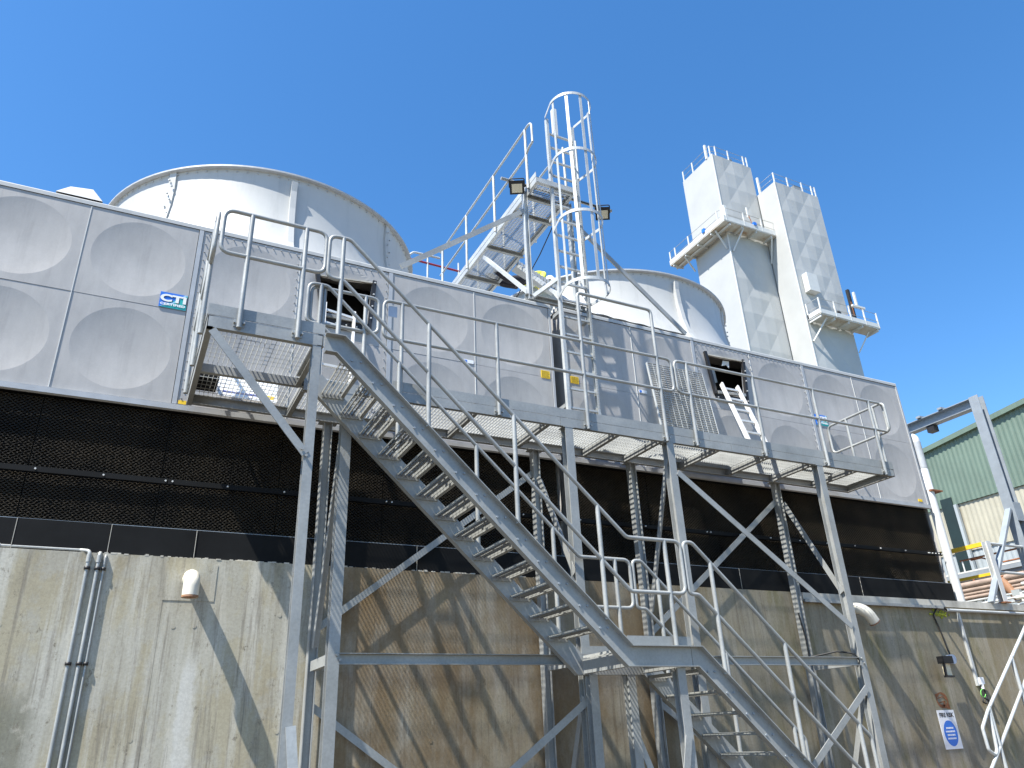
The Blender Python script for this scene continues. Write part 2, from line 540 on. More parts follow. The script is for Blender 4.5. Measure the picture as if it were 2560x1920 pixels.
# broken mortar crumbs on the ledge at the left
mb = MB()
rr = random.Random(3)
for i in range(150):
    x = rr.uniform(-0.3, 5.5); s_ = rr.uniform(0.006, 0.022)
    y = -0.03+rr.uniform(0, 0.03)
    mb.box(x-s_, x+s_*rr.uniform(0.6, 2), y-s_*0.6, y+s_*0.6, ZC-0.004, ZC+s_*rr.uniform(0.3, 0.9))
o = mb.build('mortar_crumbs', 'cap_concrete', wall); o['kind'] = 'stuff'

# ------------------------------------------------------------------ cooling tower cells
ZB, ZM, ZT = 5.20, 6.405, 7.615
def dish_panel(w, h, depth=0.022, hole=None):
    """square pressed panel with a round dish; front face at y=0, centred on x,z = 0"""
    mb = MB(); n = 64; Rr = 0.515; nr = 7
    ang = [2*math.pi*i/n for i in range(n)]
    # spherical dish, dished inward (+y)
    v = [(0, depth, 0)]; f = []
    for k in range(1, nr+1):
        r = Rr*k/nr
        for t in ang:
            v.append((r*math.cos(t), depth*(1-(r/Rr)**2)+0.0016*(k < nr), r*math.sin(t)))
    for i in range(n):
        f.append((0, 1+i, 1+(i+1) % n))
    for k in range(nr-1):
        for i in range(n):
            a = 1+k*n+i; b = 1+k*n+(i+1) % n
            f.append((a, a+n, b+n, b))
    mb.add(v, f, True)
    # flat field
    v = []; f = []
    for t in ang:
        v.append((Rr*math.cos(t), 0, Rr*math.sin(t)))
    for t in ang:
        c, s2 = math.cos(t), math.sin(t)
        k = min((w/2)/abs(c) if abs(c) > 1e-6 else 9, (h/2)/abs(s2) if abs(s2) > 1e-6 else 9)
        v.append((c*k, 0, s2*k))
    for cx, cz in ((1,1),(-1,1),(-1,-1),(1,-1)):
        v.append((cx*w/2, 0, cz*h/2))
    for i in range(n):
        f.append((i, i+n, (i+1) % n+n, (i+1) % n))
    cor = [math.atan2(h, w), math.pi-math.atan2(h, w), math.pi+math.atan2(h, w), 2*math.pi-math.atan2(h, w)]
    for q, ca in enumerate(cor):
        i = int(ca/(2*math.pi)*n)
        f.append((i+n, 2*n+q, (i+1) % n+n))
    mb.add(v, f, False)
    # returned edges
    e = 0.035
    for (x0, z0, x1, z1) in ((-w/2,-h/2,w/2,-h/2),(w/2,-h/2,w/2,h/2),(w/2,h/2,-w/2,h/2),(-w/2,h/2,-w/2,-h/2)):
        mb.add([(x0,0,z0),(x1,0,z1),(x1,e,z1),(x0,e,z0)], [(0,1,2,3)])
    return mb.mesh('panel')

def hatch_panel(w, h, quad):
    """flat panel with dish remains round a four sided opening; quad = corners in local x,z"""
    mb = MB()
    q = quad; W, H = w/2, h/2
    O = [(-W,-H),(W,-H),(W,H),(-W,H)]
    n = 14
    vs = []; fs = []
    def dd(x, z):
        r = math.hypot(x, z)/0.515
        return 0.03*(1-r*r) if r < 1 else 0.0
    for k in range(4):
        a, b = O[k], O[(k+1) % 4]; c, d = q[(k+1) % 4], q[k]
        base = len(vs)
        for i in range(n+1):
            u = i/n
            po = (a[0]+(b[0]-a[0])*u, a[1]+(b[1]-a[1])*u); pi = (d[0]+(c[0]-d[0])*u, d[1]+(c[1]-d[1])*u)
            for j in range(9):
                t = j/8
                x = po[0]+(pi[0]-po[0])*t; z = po[1]+(pi[1]-po[1])*t
                vs.append((x, dd(x, z), z))
        for i in range(n):
            for j in range(8):
                p = base+i*9+j
                fs.append((p, p+9, p+10, p+1))
    mb.add(vs, fs, False)
    e = 0.035
    for (x0, z0, x1, z1) in ((-W,-H,W,-H),(W,-H,W,H),(W,H,-W,H),(-W,H,-W,-H)):
        mb.add([(x0,0,z0),(x1,0,z1),(x1,e,z1),(x0,e,z0)], [(0,1,2,3)])
    return mb.mesh('panel')

pm_up = {}
def get_panel(w, h):
    k = (round(w, 3), round(h, 3))
    if k not in pm_up:
        pm_up[k] = dish_panel(*k)
    return pm_up[k]

bolt_mesh = MB().tube((0,0,0), (0,-0.022,0), 0.011, 6).mesh('bolt')
def bolts(name, pts, parent, mat='panel_trim', r=0.011, ln=0.022, d=(0,-1,0)):
    mb = MB()
    for p in pts:
        p = Vector(p)
        mb.tube(p, p+Vector(d)*ln, r, 6)
    o = mb.build(name, mat, parent); o['kind'] = 'stuff'
    return o

def honeycomb(x0, x1, z0, z1, y, pw=0.0245, ph=0.0195, depth=0.035):
    """corrugated fill pack seen end on: zigzag sheets with open cells"""
    mb = MB(); rr = random.Random(int(x0*10)+int(z0*100)); th = 0.0015
    rows = int((z1-z0)/ph)+1
    cols = int((x1-x0)/(pw/2))
    for r in range(rows):
        zc = z0+r*ph
        pts = []
        for c in range(cols+1):
            x = x0+(x1-x0)*c/cols
            k = (c + 2*(r % 2)) % 4
            dz = ph*0.24 if k in (1, 2) else -ph*0.24
            pts.append((x, min(z1, max(z0, zc+dz+rr.uniform(-0.0008, 0.0008))), y+rr.uniform(-0.004, 0.004)))
        v = []; f = []
        for (x, z, yy) in pts:
            v += [(x, yy, z-th), (x, yy, z+th), (x, yy+depth, z+th), (x, yy+depth, z-th)]
        for c in range(cols):
            a = c*4; b = a+4
            f += [(a, b, b+1, a+1), (a+1, b+1, b+2, a+2), (a, a+3, b+3, b)]
        mb.add(v, f)
    return mb

def cooling_cell(X0, edges, chans, hatch, fan, label):
    XL, XR = edges[0][0]-0.04, edges[-1][1]+0.04
    t = thing('cooling_tower', ((XL+XR)/2, 4.2, ZC), label, 'cooling tower', 'cooling tower cells in a row')
    # closed casing behind the panels
    mb = MB(); Y1 = 8.45; y0 = 0.05
    v = [(XL,y0,ZC),(XR,y0,ZC),(XR,Y1,ZC),(XL,Y1,ZC),(XL,y0,ZT+0.03),(XR,y0,ZT+0.03),(XR,Y1,ZT+0.03),(XL,Y1,ZT+0.03)]
    mb.add(v, [(1,2,6,5),(2,3,7,6),(3,0,4,7),(4,5,6,7)])
    mb.build('casing', 'panel', t)
    MB().add([(XL+.01,0.6,ZC+.01),(XR-.01,0.6,ZC+.01),(XR-.01,0.6,ZT),(XL+.01,0.6,ZT)], [(0,1,2,3)]).build('interior_shade', 'dark', t)  # black sheet added as the shade of the tower interior
    MB().box(XL+.005, XR-.005, 0.07, 0.6, ZB-0.06, ZB-0.03).build('inner_floor', 'dark', t)
    # panels in two rows
    for ci, (a, b) in enumerate(edges):
        for (z0, z1) in ((ZB, ZM), (ZM, ZT)):
            w, h = b-a-0.004, z1-z0-0.004
            if ci == hatch and z0 == ZM:
                cx, cz = (a+b)/2, (z0+z1)/2
                HQ = HATCH[hatch_key]
                quad = [(x-cx, z-cz) for x, z in HQ]
                me = hatch_panel(w, h, quad)
                place('panel', me, 'panel', t, (cx, 0, cz))['label'] = 'pressed panel cut open by a black framed hatch'
            else:
                place('panel', get_panel(round(w, 2), h), 'panel', t, ((a+b)/2, random.uniform(-0.002, 0.002), (z0+z1)/2))
    for i in range(len(edges)-1):
        if abs(edges[i][1]-edges[i+1][0]) < 0.001:
            x = edges[i][1]
            MB().box(x-0.004, x+0.004, -0.007, 0.03, ZB, ZT-0.012).build('joint_highlight', 'white_paint', t)  # white strip stands in for sunlight caught on the panel edge
    # pilaster channels and corner trims
    for (a, b) in chans:
        MB().box(a, b, -0.012, 0.05, ZB, ZT-0.01).build('channel_strip', 'panel_trim', t)
    MB().box(XL, edges[0][0]-0.004, -0.015, 0.052, ZB, ZT-0.012).build('corner_trim', 'panel_trim', t)
    MB().box(edges[-1][1]+0.004, XR, -0.015, 0.052, ZB, ZT-0.012).build('corner_trim', 'panel_trim', t)
    # bolted flanges round the two middle bays
    a, b = edges[2][0], edges[3][1]
    pts = []
    for k in range(20):
        z = ZB+0.08+k*(ZT-ZB-0.16)/19
        pts += [(a+0.035, -0.001, z), (edges[2][1]-0.03, -0.001, z), (b-0.03, -0.001, z)]
    for k in range(12):
        for (p, q) in edges[2:4]:
            pts.append((p+0.06+k*(q-p-0.12)/11, -0.001, ZT-0.045))
    bolts('bolts', pts, t, 'panel_trim', 0.008, 0.016)
    # coping and bottom trim
    cp = MB()
    cp.extr([(0,0),(0.008,0),(0.008,0.05),(0.002,0.062),(-0.25,0.17),(-0.25,0.10),(0,0.03)][::-1], (XL-0.01, -0.0, ZT), (XR+0.01, -0.0, ZT))
    cp.build('coping', 'white_grp', t)
    MB().box(XL, XR, -0.010, 0.06, ZT-0.006, ZT-0.001).build('coping_lip', 'blackmetal', t)
    MB().extr([(0.0,0.0),(0.035,-0.012),(0.035,-0.075),(0.0,-0.085)][::-1], (XL, 0.0, ZB-0.002), (XR, 0.0, ZB-0.002)).build('bottom_trim', 'panel_trim', t)
    # black fill
    for z0, z1 in ((3.785, 4.262), (4.318, 5.11)):
        for s in range(6):
            xa = XL+0.03+s*(XR-XL-0.06)/6; xb = XL+0.03+(s+1)*(XR-XL-0.06)/6-0.012
            o = honeycomb(xa, xb, z0, z1, 0.06+random.uniform(0, 0.012)).build('fill_pack', 'black_pvc', t)
            o['kind'] = 'stuff'
    MB().add([(XL,0.14,ZC+.01),(XR,0.14,ZC+.01),(XR,0.14,ZB),(XL,0.14,ZB)], [(0,1,2,3)]).build('fill_backing', 'dark', t)
    x = XL+0.0; L = 2.5
    # band joints follow the photograph at x = 0.237
    starts = []
    xx = 0.237
    while xx > XL: xx -= L
    while xx < XR:
        a0, b0 = max(XL, xx), min(XR, xx+L)
        if b0-a0 > 0.05:
            bd = MB().box(a0+0.004, b0-0.004, 0.012+0.003*random.random(), 0.034, 4.262, 4.318).build('retaining_strip', 'black_board', t)
            n = [p for p in (0.02, 0.25, 0.5, 0.75, 0.992)]
            bolts('bolts', [(a0+(b0-a0)*q, 0.0135, 4.29) for q in n], t, 'white_paint', 0.010, 0.02)
        xx += L
    # sill boards
    xs = [-2.4, -1.06, -0.219, 0.606, 3.117, 5.25, 8.209, 10.77, 13.1]
    for i in range(len(xs)-1):
        a0, b0 = max(XL, xs[i]), min(XR, xs[i+1])
        if b0-a0 > 0.05:
            MB().box(a0+0.004, b0-0.004, -0.012+random.uniform(-.004, .004), 0.10, ZC+0.006, 3.765+random.uniform(-.003, .003)).build('sill_board', 'black_board', t)
    for x in xs[1:-1]:
        if XL+0.1 < x < XR-0.1:
            MB().box(x-0.003, x+0.003, -0.0175, 0.02, ZC+0.008, 3.766).build('sealant', 'cap_concrete', t)
    MB().box(XL, XR, 0.0, 0.09, 3.768, 3.774).build('sill_edge', 'greybeam', t)
    # roof deck crown
    rf = MB()
    rf.add([(XL,0.25,ZT+0.10),(XR,0.25,ZT+0.10),(XR,8.2,ZT+0.10),(XL,8.2,ZT+0.10),
            (XL+.15,0.55,ZT+0.22),(XR-.15,0.55,ZT+0.22),(XR-.15,7.9,ZT+0.22),(XL+.15,7.9,ZT+0.22)],
           [(0,1,5,4),(1,2,6,5),(2,3,7,6),(3,0,4,7),(4,5,6,7)])
    rf.build('roof_deck', 'white_grp', t)
    # fan stack
    cx, cy, r, zt = fan
    prof = [(r+1.12,ZT+0.17),(r+0.92,ZT+0.22),(r+0.72,ZT+0.31),(r+0.52,ZT+0.46),(r+0.34,ZT+0.68),(r+0.19,ZT+0.98),(r+0.08,ZT+1.35),(r+0.02,ZT+1.75),(r,ZT+2.1),(r+0.02,zt-0.01)]
    fs = MB().lathe(prof, (cx, cy), 108)
    fs.lathe([(r-0.02,zt-0.01),(r-0.05,ZT+1.5),(r,ZT+0.6)], (cx, cy), 72)
    fs = fs.build('fan_stack', 'white_grp', t)
    MB().lathe([(r-0.02,zt),(r+0.095,zt),(r+0.095,zt-0.03),(r+0.02,zt-0.03)], (cx, cy), 108, smooth=False).build('rim_flange', 'panel_trim', fs)
    for k in range(9):
        ang = k*40
        rb = MB(); pr = []
        for (pr_, pz) in prof[4:]:
            pr.append((pr_, pz))
        t0 = R(ang); d = Vector((math.sin(t0), -math.cos(t0), 0)); sd_ = Vector((math.cos(t0), math.sin(t0), 0))
        wd = 0.045 if ang == 0 else 0.06
        out = 0.085 if ang == 0 else 0.03
        vv = []; ff = []
        top_cut = zt-0.16 if ang == 0 else zt-0.02
        rows = [(a_, min(b_, top_cut)) for a_, b_ in pr if b_ < top_cut]+[(r+0.02, top_cut)]
        for (pr_, pz) in rows:
            c = Vector((cx, cy, pz))
            vv += [c+d*(pr_-0.01)-sd_*wd, c+d*(pr_+out)-sd_*wd, c+d*(pr_+out)+sd_*wd, c+d*(pr_-0.01)+sd_*wd]
        for q in range(len(rows)-1):
            e = q*4
            ff += [(e, e+4, e+5, e+1), (e+1, e+5, e+6, e+2), (e+2, e+6, e+7, e+3)]
        L_ = len(rows)*4
        ff += [(0,1,2,3), (L_-1, L_-2, L_-3, L_-4)]
        rb.add(vv, ff)
        rb.build('seam_rib', 'white_grp', fs)
        if ang:
            pb = [Vector((cx, cy, zz))+d*(r+0.03+out*0.8)+sd_*(0.03*(1 if q % 2 else -1)) for q, zz in enumerate([ZT+1.2+0.13*i for i in range(9)])]
            bolts('bolts', pb, fs, 'panel_trim', 0.016, 0.03, d)
    pb = []
    for k in range(108):
        t0 = R(k*3.333+1.5); d = Vector((math.sin(t0), -math.cos(t0), 0))
        pb.append(Vector((cx, cy, zt-0.075))+d*(r+0.015))
    mbb = MB()
    for k, p in enumerate(pb):
        t0 = R(k*3.333+1.5); d = Vector((math.sin(t0), -math.cos(t0), 0))
        mbb.tube(p, p+d*0.02, 0.014, 6)
    mbb.build('bolts', 'panel_trim', fs)['kind'] = 'stuff'
    return t

E1 = [(-2.33,-1.07),(-1.07,0.145),(0.205,1.425),(1.425,2.645),(2.71,3.95),(3.95,5.195)]
E2 = [(5.49,6.725),(6.725,7.96),(8.025,9.26),(9.26,10.5),(10.565,11.81),(11.81,13.045)]
HATCH = {'a': [(1.80,6.70),(2.36,6.70),(2.41,7.36),(1.68,7.30)], 'b': [(8.36,6.68),(8.97,6.72),(9.05,7.395),(8.27,7.38)]}
hatch_key = 'a'
cell1 = cooling_cell(-2.33, E1, [(0.149,0.201),(2.649,2.706)], 3, (1.45,4.22,2.735,10.05), 'grey dished panel cooling tower left of the caged ladder, fan stack above')
hatch_key = 'b'
cell2 = cooling_cell(5.49, E2, [(7.964,8.021),(10.504,10.561)], 2, (9.1,4.26,2.795,10.05), 'grey dished panel cooling tower right of the caged ladder, nearest the portal frame')

def hatch_frame(q, parent):
    (bl, br, tr, tl) = q
    y = -0.02
    def strip(p, s, w, name='hatch_frame'):
        MB().bar((p[0], y, p[1]), (s[0], y, s[1]), w, 0.05, (0,1,0)).build(name, 'blackmetal', parent)
    strip((tl[0]-0.03, tl[1]+0.06), (bl[0]-0.03, bl[1]-0.02), 0.05)
    strip((tr[0]+0.03, tr[1]+0.04), (br[0]+0.03, br[1]-0.12), 0.05)
    MB().box(bl[0]-0.03, br[0]+0.02, -0.028, 0.02, min(bl[1], br[1])-0.14, min(bl[1], br[1])-0.005).build('hatch_sill', 'blackmetal', parent)
    MB().bar((bl[0], -0.035, bl[1]+0.01), (br[0], -0.035, br[1]+0.01), 0.05, 0.04, (0,1,0)).build('hatch_ledge', 'galv', parent)
    MB().bar((tl[0], -0.01, tl[1]+0.012), (tr[0], -0.01, tr[1]+0.012), 0.02, 0.03, (0,1,0)).build('hatch_lintel', 'cap_concrete', parent)
    pts = []
    for i in range(5):
        u = i/4
        pts.append((tr[0]+0.03+(br[0]-tr[0])*u, -0.045, tr[1]+(br[1]-0.1-tr[1])*u))
        pts.append((bl[0]+(br[0]-bl[0])*u, -0.028, min(bl[1], br[1])-0.08))
    bolts('bolts', pts, parent, 'white_paint', 0.012, 0.015)
hatch_frame(HATCH['a'], cell1)
hatch_frame(HATCH['b'], cell2)
# torn pale liner hanging inside the right hand hatch
mb = MB()
mb.add([(8.66,0.03,7.37),(8.80,0.03,7.38),(8.78,0.035,7.24),(8.73,0.04,7.30),(8.68,0.04,7.28),(8.62,0.035,7.26)], [(0,5,4,3,2,1)])
mb.add([(8.66,0.032,7.37),(8.80,0.032,7.38),(8.78,0.037,7.24),(8.73,0.042,7.30),(8.68,0.042,7.28),(8.62,0.037,7.26)], [(0,1,2,3,4,5)])
mb.build('torn_liner', 'white_paint', cell2)
MB().add([(8.30,0.05,7.20),(8.52,0.12,7.22),(8.62,0.2,7.02),(8.42,0.12,6.92),(8.33,0.05,6.95)], [(0,4,3,2,1)]).build('inner_sheet', 'pale_clad', cell2)
# hump of fibreglass on the roof edge at the left
mb = MB()
mb.add([(-1.48,0.05,7.74),(-0.98,0.05,7.74),(-0.98,0.7,7.78),(-1.48,0.7,7.78),(-1.36,0.16,7.93),(-1.12,0.16,7.96),(-1.12,0.6,7.96),(-1.36,0.6,7.93)],
       [(0,1,5,4),(1,2,6,5),(2,3,7,6),(3,0,4,7),(4,5,6,7)])
mb.build('roof_cover', 'white_grp', cell1)
# crumpled sheet at the start of the right hand roof
mb = MB(); n = 22
vs = []
for i in range(n+1):
    for j in range(4):
        x = 5.75+i*0.1; h = 0.10*abs(math.sin(i*0.9))*math.exp(-i*0.09)+0.02*random.random()
        vs.append((x, 0.02+j*0.16, ZT+0.10+0.06*j+h*(1 if 0 < j < 3 else 0.4)))
mb.add(vs, [(i*4+j, (i+1)*4+j, (i+1)*4+j+1, i*4+j+1) for i in range(n) for j in range(3)], True)
mb.build('loose_sheet', 'white_grp', cell2)

# ------------------------------------------------------------------ grating and rails
def grating(x0, x1, y0, y1, z, along='Y', pitch=0.043, rod=0.1, th=0.0035, hh=0.024):
    mb = MB()
    if along == 'Y':
        n = max(1, int(round((x1-x0)/pitch)))
        for i in range(n+1):
            x = x0+(x1-x0)*i/n
            mb.box(x-th/2, x+th/2, y0, y1, z-hh, z)
        m = max(1, int(round((y1-y0)/rod)))
        for j in range(1, m):
            y = y0+(y1-y0)*j/m
            mb.box(x0, x1, y-0.003, y+0.003, z-0.008, z-0.002)
    else:
        n = max(1, int(round((y1-y0)/pitch)))
        for i in range(n+1):
            y = y0+(y1-y0)*i/n
            mb.box(x0, x1, y-th/2, y+th/2, z-hh, z)
        m = max(1, int(round((x1-x0)/rod)))
        for j in range(1, m):
            x = x0+(x1-x0)*j/m
            mb.box(x-0.003, x+0.003, y0, y1, z-0.008, z-0.002)
    return mb

RT, RP = 0.0215, 0.0245
def rail_loop(name, pts, parent, fil=0.09, mat='galv_tube'):
    return MB().path(pts, RT, 10, fil, True).build(name, mat, parent)
def stanchion(x, y, z0, z1, parent, foot=None, mat='galv_tube'):
    mb = MB().tube((x, y, z0), (x, y, z1), RP, 10)
    if foot:
        fx, fy = foot
        mb.box(x-0.05+fx*0.03, x+0.05+fx*0.03, y+fy*0.026-0.004, y+fy*0.026+0.004, z0+0.02, z0+0.10)
        mb.tube((x+0.042, y-0.012, z0+0.055), (x+0.042, y+0.03, z0+0.055), 0.011, 6)
        mb.tube((x-0.042, y-0.012, z0+0.055), (x-0.042, y+0.03, z0+0.055), 0.011, 6)
    return mb.build('stanchion', mat, parent)

# ------------------------------------------------------------------ access walkway
ZD = 5.28
wk = thing('access_walkway', (5.6, -0.65, 0), 'galvanised steel walkway on posts along the two cooling towers', 'walkway')
YF, YK = -1.10, -0.15
XP = [1.90, 4.74, 6.33, 9.13]
def chan_x(x0, x1, y, z0, z1, face, name, parent, mat='galv'):
    """channel along X; web on the outer side, flanges pointing to 'face' (+1 = +Y)"""
    h = z1-z0; w = 0.055; t = 0.007
    p = [(0,0),(w*face,0),(w*face,t),(t*face,t),(t*face,h-t),(w*face,h-t),(w*face,h),(0,h)]
    mb = MB(); n = 8
    v = [(x0, y+a, z0+b) for a, b in p]+[(x1, y+a, z0+b) for a, b in p]
    f = [(i, i+n, (i+1) % n+n, (i+1) % n) for i in range(n)]+[tuple(range(n)), tuple(range(2*n-1, n-1, -1))]
    if face < 0: f = [tuple(reversed(q)) for q in f]
    return mb.add(v, f).build(name, mat, parent)
def chan_y(y0, y1, x, z0, z1, face, name, parent, mat='galv'):
    h = z1-z0; w = 0.055; t = 0.007
    p = [(0,0),(w*face,0),(w*face,t),(t*face,t),(t*face,h-t),(w*face,h-t),(w*face,h),(0,h)]
    mb = MB(); n = 8
    v = [(x+a, y0, z0+b) for a, b in p]+[(x+a, y1, z0+b) for a, b in p]
    f = [(i, (i+1) % n, (i+1) % n+n, i+n) for i in range(n)]+[tuple(reversed(range(n))), tuple(range(n, 2*n))]
    if face < 0: f = [tuple(reversed(q)) for q in f]
    return mb.add(v, f).build(name, mat, parent)

ZB0, ZB1 = 5.155, 5.268
for a, b in ((1.36, 4.62), (4.626, 7.42), (7.426, 10.80)):
    chan_x(a, b, YF, ZB0, ZB1, 1, 'edge_beam', wk)
chan_x(0.30, 10.80, YK, ZB0, ZB1, -1, 'edge_beam', wk)
chan_y(YF, YK, 10.80, ZB0+0.001, ZB1-0.001, -1, 'edge_beam', wk)
for a, b in ((2.40, 7.04), (7.045, 10.80)):
    MB().box(a, b, YF-0.001, YF+0.006, 5.274, 5.395).build('toe_board', 'galv', wk)
MB().box(10.803, 10.809, YF, YK, 5.274, 5.395).build('toe_board', 'galv', wk)
xb = [1.40, 2.45, 3.45, 4.45, 5.50, 6.20, 7.20, 8.12, 9.03, 9.95]
for x in xb:
    chan_y(YF+0.008, YK-0.008, x, ZB0+0.004, ZB1-0.026, 1, 'cross_beam', wk)
xe = xb+[10.78]
for i in range(len(xe)-1):
    o = grating(xe[i]+0.01, xe[i+1]-0.005, YF+0.012, YK-0.012, ZD+0.008).build('grating', 'grating', wk)
    o['kind'] = 'stuff'
# upper landing in front of the left bay
YU = -2.10
chan_x(0.30, 1.38, YU, ZB0-0.01, ZB1, 1, 'edge_beam', wk)
chan_y(YU, YK, 0.30, ZB0-0.01, ZB1-0.001, 1, 'edge_beam', wk)
chan_y(YU, YF, 1.37, ZB0-0.009, ZB1-0.002, -1, 'edge_beam', wk)
chan_x(0.308, 1.36, YF, ZB0-0.008, ZB1-0.026, 1, 'cross_beam', wk)
MB().box(0.30, 1.38, YU-0.003, YU+0.005, 5.275, 5.39).build('toe_board', 'galv', wk)
MB().box(0.290, 0.298, YU, YK, 5.275, 5.39).build('toe_board', 'galv', wk)
for (y0, y1) in ((YU+0.012, YF-0.006), (YF+0.012, YK-0.012)):
    o = grating(0.315, 1.355, y0, y1, ZD+0.008, 'Y', 0.048).build('grating', 'grating', wk)
    o['kind'] = 'stuff'
# posts
def post(x, y, z0, z1, web='x', s=0.10, parent=wk, mat='galv', name='post'):
    upv = (0,1,0) if web == 'x' else (1,0,0)
    mb = MB().extr(isec(s, s, 0.008, 0.009), (x, y, z0), (x, y, z1), upv)
    mb.box(x-s*0.75, x+s*0.75, y-s*0.75, y+s*0.75, z0-0.012, z0+0.0)
    return mb.build(name, mat, parent)
for x in XP:
    post(x, YF+0.055, 0.012, ZB0-0.002, 'x', 0.112)
    post(x, YK-0.005, 0.012, ZB0-0.002, 'y', 0.10)
    MB().box(x-0.11, x+0.11, YK-0.08, YK+0.06, ZB0-0.012, ZB0-0.001).build('cap_plate', 'galv', wk)
    MB().box(x-0.08, x+0.08, YF-0.004, YF+0.12, ZB0-0.010, ZB0-0.0015).build('cap_plate', 'galv', wk)
post(1.315, YU+0.045, 0.012, ZB0-0.012, 'x', 0.085)
# ties and braces
def brace(p, q, w=0.07, t=0.008, parent=wk, name='brace', upv=(0,0,1), flip=1):
    return MB().extr([(x*flip, y) for x, y in (lsec(w, w*0.8, t) if flip > 0 else lsec(w, w*0.8, t)[::-1])], p, q, upv).build(name, 'galv', parent)
def flat(p, q, w=0.075, t=0.010, parent=wk, name='brace', upv=(0,1,0), mat='galv'):
    return MB().bar(p, q, w, t, upv).build(name, mat, parent)
MB().extr(csec(0.06, 0.105, 0.007), (1.95, YF+0.02, 2.355), (9.08, YF+0.02, 2.355)).build('tie_beam', 'galv', wk)
for x in XP:
    MB().extr(csec(0.06, 0.10, 0.007), (x, YF+0.115, 2.36), (x, YK-0.105, 2.36)).build('tie_beam', 'galv', wk)
# rear row
flat((1.93, YK+0.012, 2.75), (4.70, YK+0.012, 4.83), 0.075)
flat((1.93, YK+0.012, 1.98), (4.70, YK+0.012, 0.05), 0.075)
flat((6.36, YK+0.012, 2.78), (9.08, YK+0.012, 4.84), 0.08)
flat((6.36, YK+0.012, 1.95), (9.08, YK+0.012, 0.05), 0.075)
# front row
flat((6.39, YF-0.008, 4.73), (9.06, YF-0.008, 2.80), 0.08)
flat((9.08, YF-0.008, 2.02), (6.45, YF-0.008, 0.12), 0.085)
# between the rows
MB().extr(lsec(0.07, 0.07, 0.008), (1.87, YF+0.12, 5.0), (1.87, YK-0.10, 2.55), (1,0,0)).build('brace', 'galv', wk)
MB().extr(lsec(0.07, 0.07, 0.008), (6.30, YF+0.12, 4.95), (6.30, YK-0.10, 3.05), (1,0,0)).build('brace', 'galv', wk)
MB().extr(lsec(0.08, 0.08, 0.008), (4.70, YK-0.10, 4.72), (4.70, YF+0.10, 3.30), (1,0,0)).build('brace', 'galv', wk)
MB().extr(lsec(0.08, 0.08, 0.008), (9.09, YK-0.10, 4.76), (9.09, YF+0.10, 3.26), (1,0,0)).build('brace', 'galv', wk)
for x in (4.70, 9.09):
    MB().extr(lsec(0.08, 0.08, 0.008), (x, YF+0.11, 2.0), (x, YK-0.10, 0.3), (1,0,0)).build('brace', 'galv', wk)
# landing bracket brace and the knee at its foot
flat((0.35, YU+0.0, 5.12), (1.285, YU+0.0, 4.02), 0.075, 0.012)
flat((1.34, YU-0.01, 1.75), (1.52, YU-0.01, 0.4), 0.08, 0.012, mat='galv_light')
for p in ((1.25, YU-0.012, 4.06), (1.29, YU-0.012, 4.00)):
    MB().tube(p, (p[0], p[1]-0.018, p[2]), 0.014, 6).build('bolt', 'galv', wk)
for (x, z) in ((1.93, 2.39), (1.96, 2.345), (9.10, 2.39), (9.13, 2.33)):
    MB().tube((x, YF-0.004, z), (x, YF-0.028, z), 0.015, 6).build('bolt', 'galv', wk)
for x in XP:
    for z in (2.63, 2.02, 4.82, 2.75):
        MB().box(x-0.041, x+0.041, YK-0.012, YK-0.006, z-0.05, z+0.05).build('gusset', 'galv', wk)

# walkway guard rails
YR = YF-0.030
gr = MB().path([(1.40,YR+.01,6.43),(2.20,YR+.01,6.43),(2.20,YR+.01,5.955),(1.40,YR+.01,5.955)], RT, 10, 0.09, True).build('guard_rail', 'galv_tube', wk)
for x in (1.55, 2.04): stanchion(x, YR+.01, 5.16, 6.43, gr, (0,1))
gr = MB().path([(2.26,YR,6.43),(6.51,YR,6.43),(6.51,YR,5.925),(2.26,YR,5.925)], RT, 10, 0.09, True).build('guard_rail', 'galv_tube', wk)
for x in (2.49, 3.75): stanchion(x, YR, 5.15, 6.43, gr, (0,1))
for x in (5.02, 6.27): stanchion(x, YR, 5.15, 7.13, gr, (0,1))
MB().path([(5.02,YR,7.0),(5.02,YR,7.20),(6.27,YR,7.20),(6.27,YR,7.0)], RP-0.001, 10, 0.07).build('high_guard', 'galv_tube', wk)
gr = MB().path([(6.57,YR,6.43),(10.90,YR,6.43),(10.90,YR,5.925),(6.57,YR,5.925)], RT, 10, 0.09, True).build('guard_rail', 'galv_tube', wk)
for x in (6.785, 8.043, 9.295, 10.56): stanchion(x, YR, 5.15, 6.43, gr, (0,1))
gr = MB().path([(10.84,-1.20,6.42),(10.84,-0.02,6.42),(10.84,-0.02,5.915),(10.84,-1.20,5.915)], RT, 10, 0.09, True).build('guard_rail', 'galv_tube', wk)
stanchion(10.84, -0.42, 5.18, 6.42, gr); stanchion(10.84, -0.98, 5.18, 6.42, gr)
# landing rails
gr = MB().path([(0.315,YU-.03,6.46),(1.325,YU-.03,6.46),(1.325,YU-.03,5.96),(0.315,YU-.03,5.96)], RT, 10, 0.10, True).build('guard_rail', 'galv_tube', wk)
for x in (0.575, 1.115): stanchion(x, YU-.03, 5.17, 6.46, gr, (0,1))
gr = MB().path([(0.262,YU+.0,6.46),(0.262,-0.2,6.46),(0.262,-0.2,5.96),(0.262,YU+.0,5.96)], RT, 10, 0.10, True).build('guard_rail', 'galv_tube', wk)
for y in (-1.88, -1.15, -0.42): stanchion(0.262, y, 5.17, 6.46, gr)

